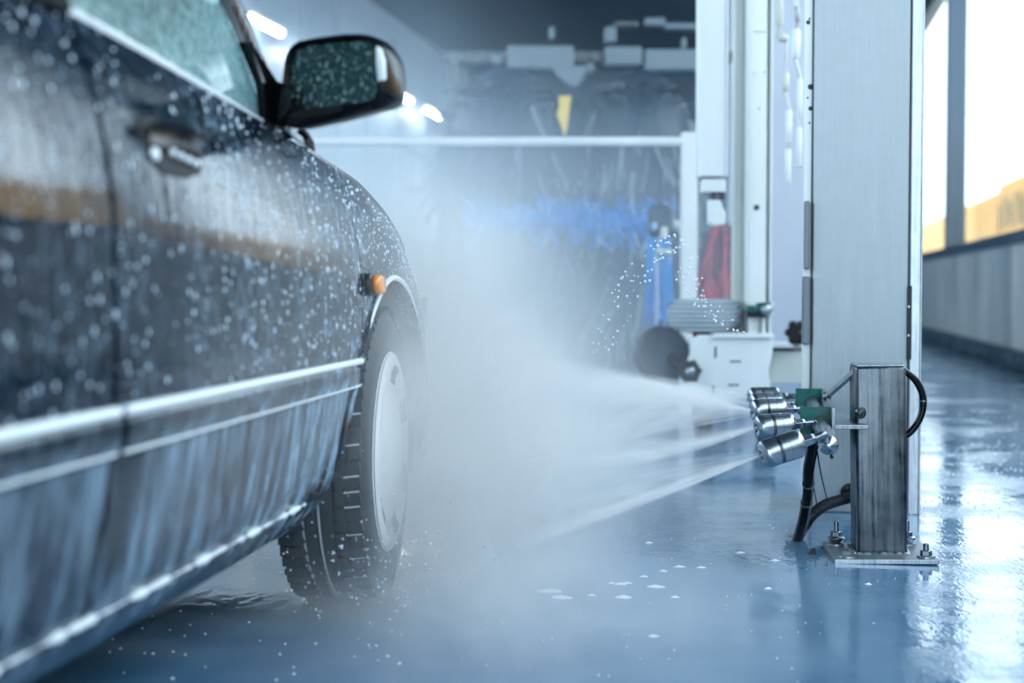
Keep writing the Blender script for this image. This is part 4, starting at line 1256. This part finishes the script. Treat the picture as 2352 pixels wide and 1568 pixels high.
# flying drops: beads sprayed across the background, too small and many to count
def ico(mb, c, r):
    t = (1 + 5 ** .5) / 2; s = r / math.sqrt(1 + t * t)
    v = [(-1, t, 0), (1, t, 0), (-1, -t, 0), (1, -t, 0), (0, -1, t), (0, 1, t), (0, -1, -t), (0, 1, -t), (t, 0, -1), (t, 0, 1), (-t, 0, -1), (-t, 0, 1)]
    f = [(0, 11, 5), (0, 5, 1), (0, 1, 7), (0, 7, 10), (0, 10, 11), (1, 5, 9), (5, 11, 4), (11, 10, 2), (10, 7, 6), (7, 1, 8), (3, 9, 4), (3, 4, 2), (3, 2, 6), (3, 6, 8), (3, 8, 9), (4, 9, 5), (2, 4, 11), (6, 2, 10), (8, 6, 7), (9, 8, 1)]
    mb.add([c + Vector(p) * s for p in v], f)
rnd = random.Random(21)
dr = MB(); DY = 3.7
arcs = [([(1560, 545), (1500, 570), (1450, 625), (1415, 690), (1385, 760), (1365, 815)], 26), ([(1562, 560), (1510, 590), (1465, 640), (1430, 640), (1400, 700)], 16),
        ([(1600, 590), (1592, 640), (1610, 690), (1640, 730), (1680, 755), (1720, 770)], 30), ([(1580, 600), (1600, 660), (1640, 700), (1690, 745)], 22), ([(1560, 610), (1575, 650), (1600, 690), (1630, 720), (1660, 750)], 20),
        ([(1500, 560), (1530, 545), (1560, 548), (1555, 575), (1530, 585), (1505, 590)], 22), ([(1500, 620), (1470, 660), (1440, 720), (1415, 770), (1400, 800)], 18)]
for pts, n in arcs:
    c = bez([(x, y, 0) for x, y in pts], 20)
    for k in range(n):
        p = c[min(len(c) - 1, int(len(c) * (k + rnd.uniform(-.4, .4)) / n) % len(c))]
        ico(dr, P(p.x + rnd.gauss(0, 7), p.y + rnd.gauss(0, 5), DY + rnd.uniform(-.2, .2)), rnd.uniform(.0020, .0042))
for k in range(260):                                     # splash around the tyre and low drops
    x, y = rnd.gauss(860, 110), rnd.gauss(1330, 90)
    if y > 1400: continue
    ico(dr, P(x, y, 2.62 + rnd.uniform(-.12, .05)), rnd.uniform(.0010, .0026))
b = P(1500, 700, DY)
o = dr.build('flying_drops', 'drop', smooth=80, fix=False)
tag(o, 'bright flying water drops arcing before the ribbed drum', 'water drops', kind='stuff')
# foam flecks on the floor
fl = MB()
def fleck(px, py, rx, ry):
    c = G(px, py); n = 9; vs = [c + Vector((0, 0, .0035 + rx * .12))]
    for k in range(n):
        q = 2 * PI * k / n; j = rnd.uniform(.7, 1.15)
        vs.append(c + Vector((rx * math.cos(q) * j, ry * math.sin(q) * j, .0006)))
    fl.add(vs, [(0, 1 + k, 1 + (k + 1) % n) for k in range(n)])
for px, py, a in ((1262, 1358, .028), (1290, 1372, .024), (1432, 1372, .020), (1505, 1348, .020), (1440, 1340, .012), (1560, 1302, .016), (1610, 1304, .012), (1523, 1312, .012), (1490, 1247, .011), (1425, 1342, .016), (1550, 1372, .010), (1360, 1368, .010), (1405, 1340, .009), (1480, 1325, .010), (1780, 1288, .012), (1765, 1352, .010), (1995, 1342, .008), (1500, 1462, .012), (1700, 1270, .013)):
    fleck(px, py, a, a * .7)
for k in range(110):
    py = 1180 + 390 * rnd.random() ** 1.4; px = rnd.gauss(1480, 330) if k % 3 else rnd.uniform(1650, 2340)
    if 850 < px < 2350: fleck(px, py, rnd.uniform(.0005, .0018), rnd.uniform(.0005, .0016))
for k in range(45):
    px = rnd.uniform(250, 930); py = 1400 + 165 * rnd.random()
    r = rnd.uniform(.0006, .0025); fleck(px, py, r * 1.6, r)
for k in range(260):
    px = rnd.uniform(2080, 2350); py = 930 + 260 * rnd.random(); r = rnd.uniform(.001, .004); fleck(px, py, r * 1.5, r)
o = fl.build('floor_foam', 'foam', smooth=70, fix=False)
tag(o, 'small white foam flecks scattered over the wet blue floor', 'foam', kind='stuff')

# ------------------------------------------------------------------ mist (real volumes)
def mist_material(name, blobs, color, noise_scale, gain, nlo=.30, nhi=.72, flo=.25, aniso=0.0):
    m = bpy.data.materials.new(name); m.use_nodes = True
    t = NT(m); t.t.nodes.remove(t.b)
    tc = t.n('ShaderNodeTexCoord')
    tot = None
    for c, r, a in blobs:
        mp = t.n('ShaderNodeMapping', Scale=tuple(1 / q for q in r), Location=tuple(-c[i] / r[i] for i in range(3)))
        t.l(tc.outputs['Object'], mp.inputs['Vector'])
        ln = t.n('ShaderNodeVectorMath'); ln.operation = 'DOT_PRODUCT'
        t.l(mp.outputs[0], ln.inputs[0]); t.l(mp.outputs[0], ln.inputs[1])
        g = t.math('MULTIPLY', t.math('POWER', 2.71828, t.math('MULTIPLY', ln.outputs['Value'], -1.0)), a)
        tot = g if tot is None else t.math('ADD', tot, g)
    nz = t.noise(tc.outputs['Object'], noise_scale, 3, .55, .4)
    f = t.rng(nz, nlo, nhi, flo, 1.6)
    den = t.math('MULTIPLY', t.math('MAXIMUM', t.math('SUBTRACT', t.math('MULTIPLY', tot, f), .012), 0.0), gain)
    vp = t.n('ShaderNodeVolumeScatter', Color=(*color, 1), Anisotropy=aniso)
    t.l(den, vp.inputs['Density'])
    t.l(vp.outputs[0], t.out.inputs['Volume'])
    return m
def blob_mesh(name, blobs, k, m):                        # closed skin round the cloud
    mb = bpy.data.metaballs.new(name + '_tmp')
    bmn = bmesh.new()
    for c, r, a in blobs:
        r_ = bmesh.ops.create_icosphere(bmn, subdivisions=3, radius=1)
        for v in r_['verts']:
            v.co = Vector((c[0] + v.co.x * r[0] * k, c[1] + v.co.y * r[1] * k, max(.004, c[2] + v.co.z * r[2] * k)))
    return bmn
def cloud(name, label, blobs, k, material):
    bmn = blob_mesh(name, blobs, k, material)
    me = bpy.data.meshes.new(name); bmn.to_mesh(me); bmn.free()
    tmp = bpy.data.objects.new(name, me); COL.objects.link(tmp)
    md = tmp.modifiers.new('remesh', 'REMESH'); md.mode = 'VOXEL'; md.voxel_size = .09
    dg = bpy.context.evaluated_depsgraph_get()
    me2 = bpy.data.meshes.new_from_object(tmp.evaluated_get(dg))
    tmp.modifiers.clear(); tmp.data = me2
    me2.materials.clear(); me2.materials.append(material)
    return tag(tmp, label, 'mist', kind='stuff')
near = [((-.13, 2.98, .32), (.22, .30, .27), 7.0), ((.08, 3.00, .27), (.22, .26, .17), 3.2), ((-.20, 3.35, .55), (.24, .5, .26), 1.8), ((-.05, 2.80, .05), (.30, .38, .09), 2.2), ((.06, 2.45, .04), (.36, .34, .08), 1.3)]
M['mist'] = mist_material('spray_mist', near, (.92, .968, 1.0), 4.5, 1.0)
cloud('spray_mist', 'dense white spray mist bursting off the front wheel', near, 2.3, M['mist'])
far = [((-1.6, 8.6, .9), (1.35, 2.6, 1.2), .28), ((.2, 7.6, .75), (1.2, 1.5, .75), .22), ((-.35, 5.2, .75), (.5, .9, .5), .22)]
M['haze'] = mist_material('drifting_haze', far, (.66, .84, 1.0), 1.3, 1.0, flo=.5)
cloud('drifting_haze', 'thin bluish haze drifting through the back of the wash hall', far, 1.75, M['haze'])
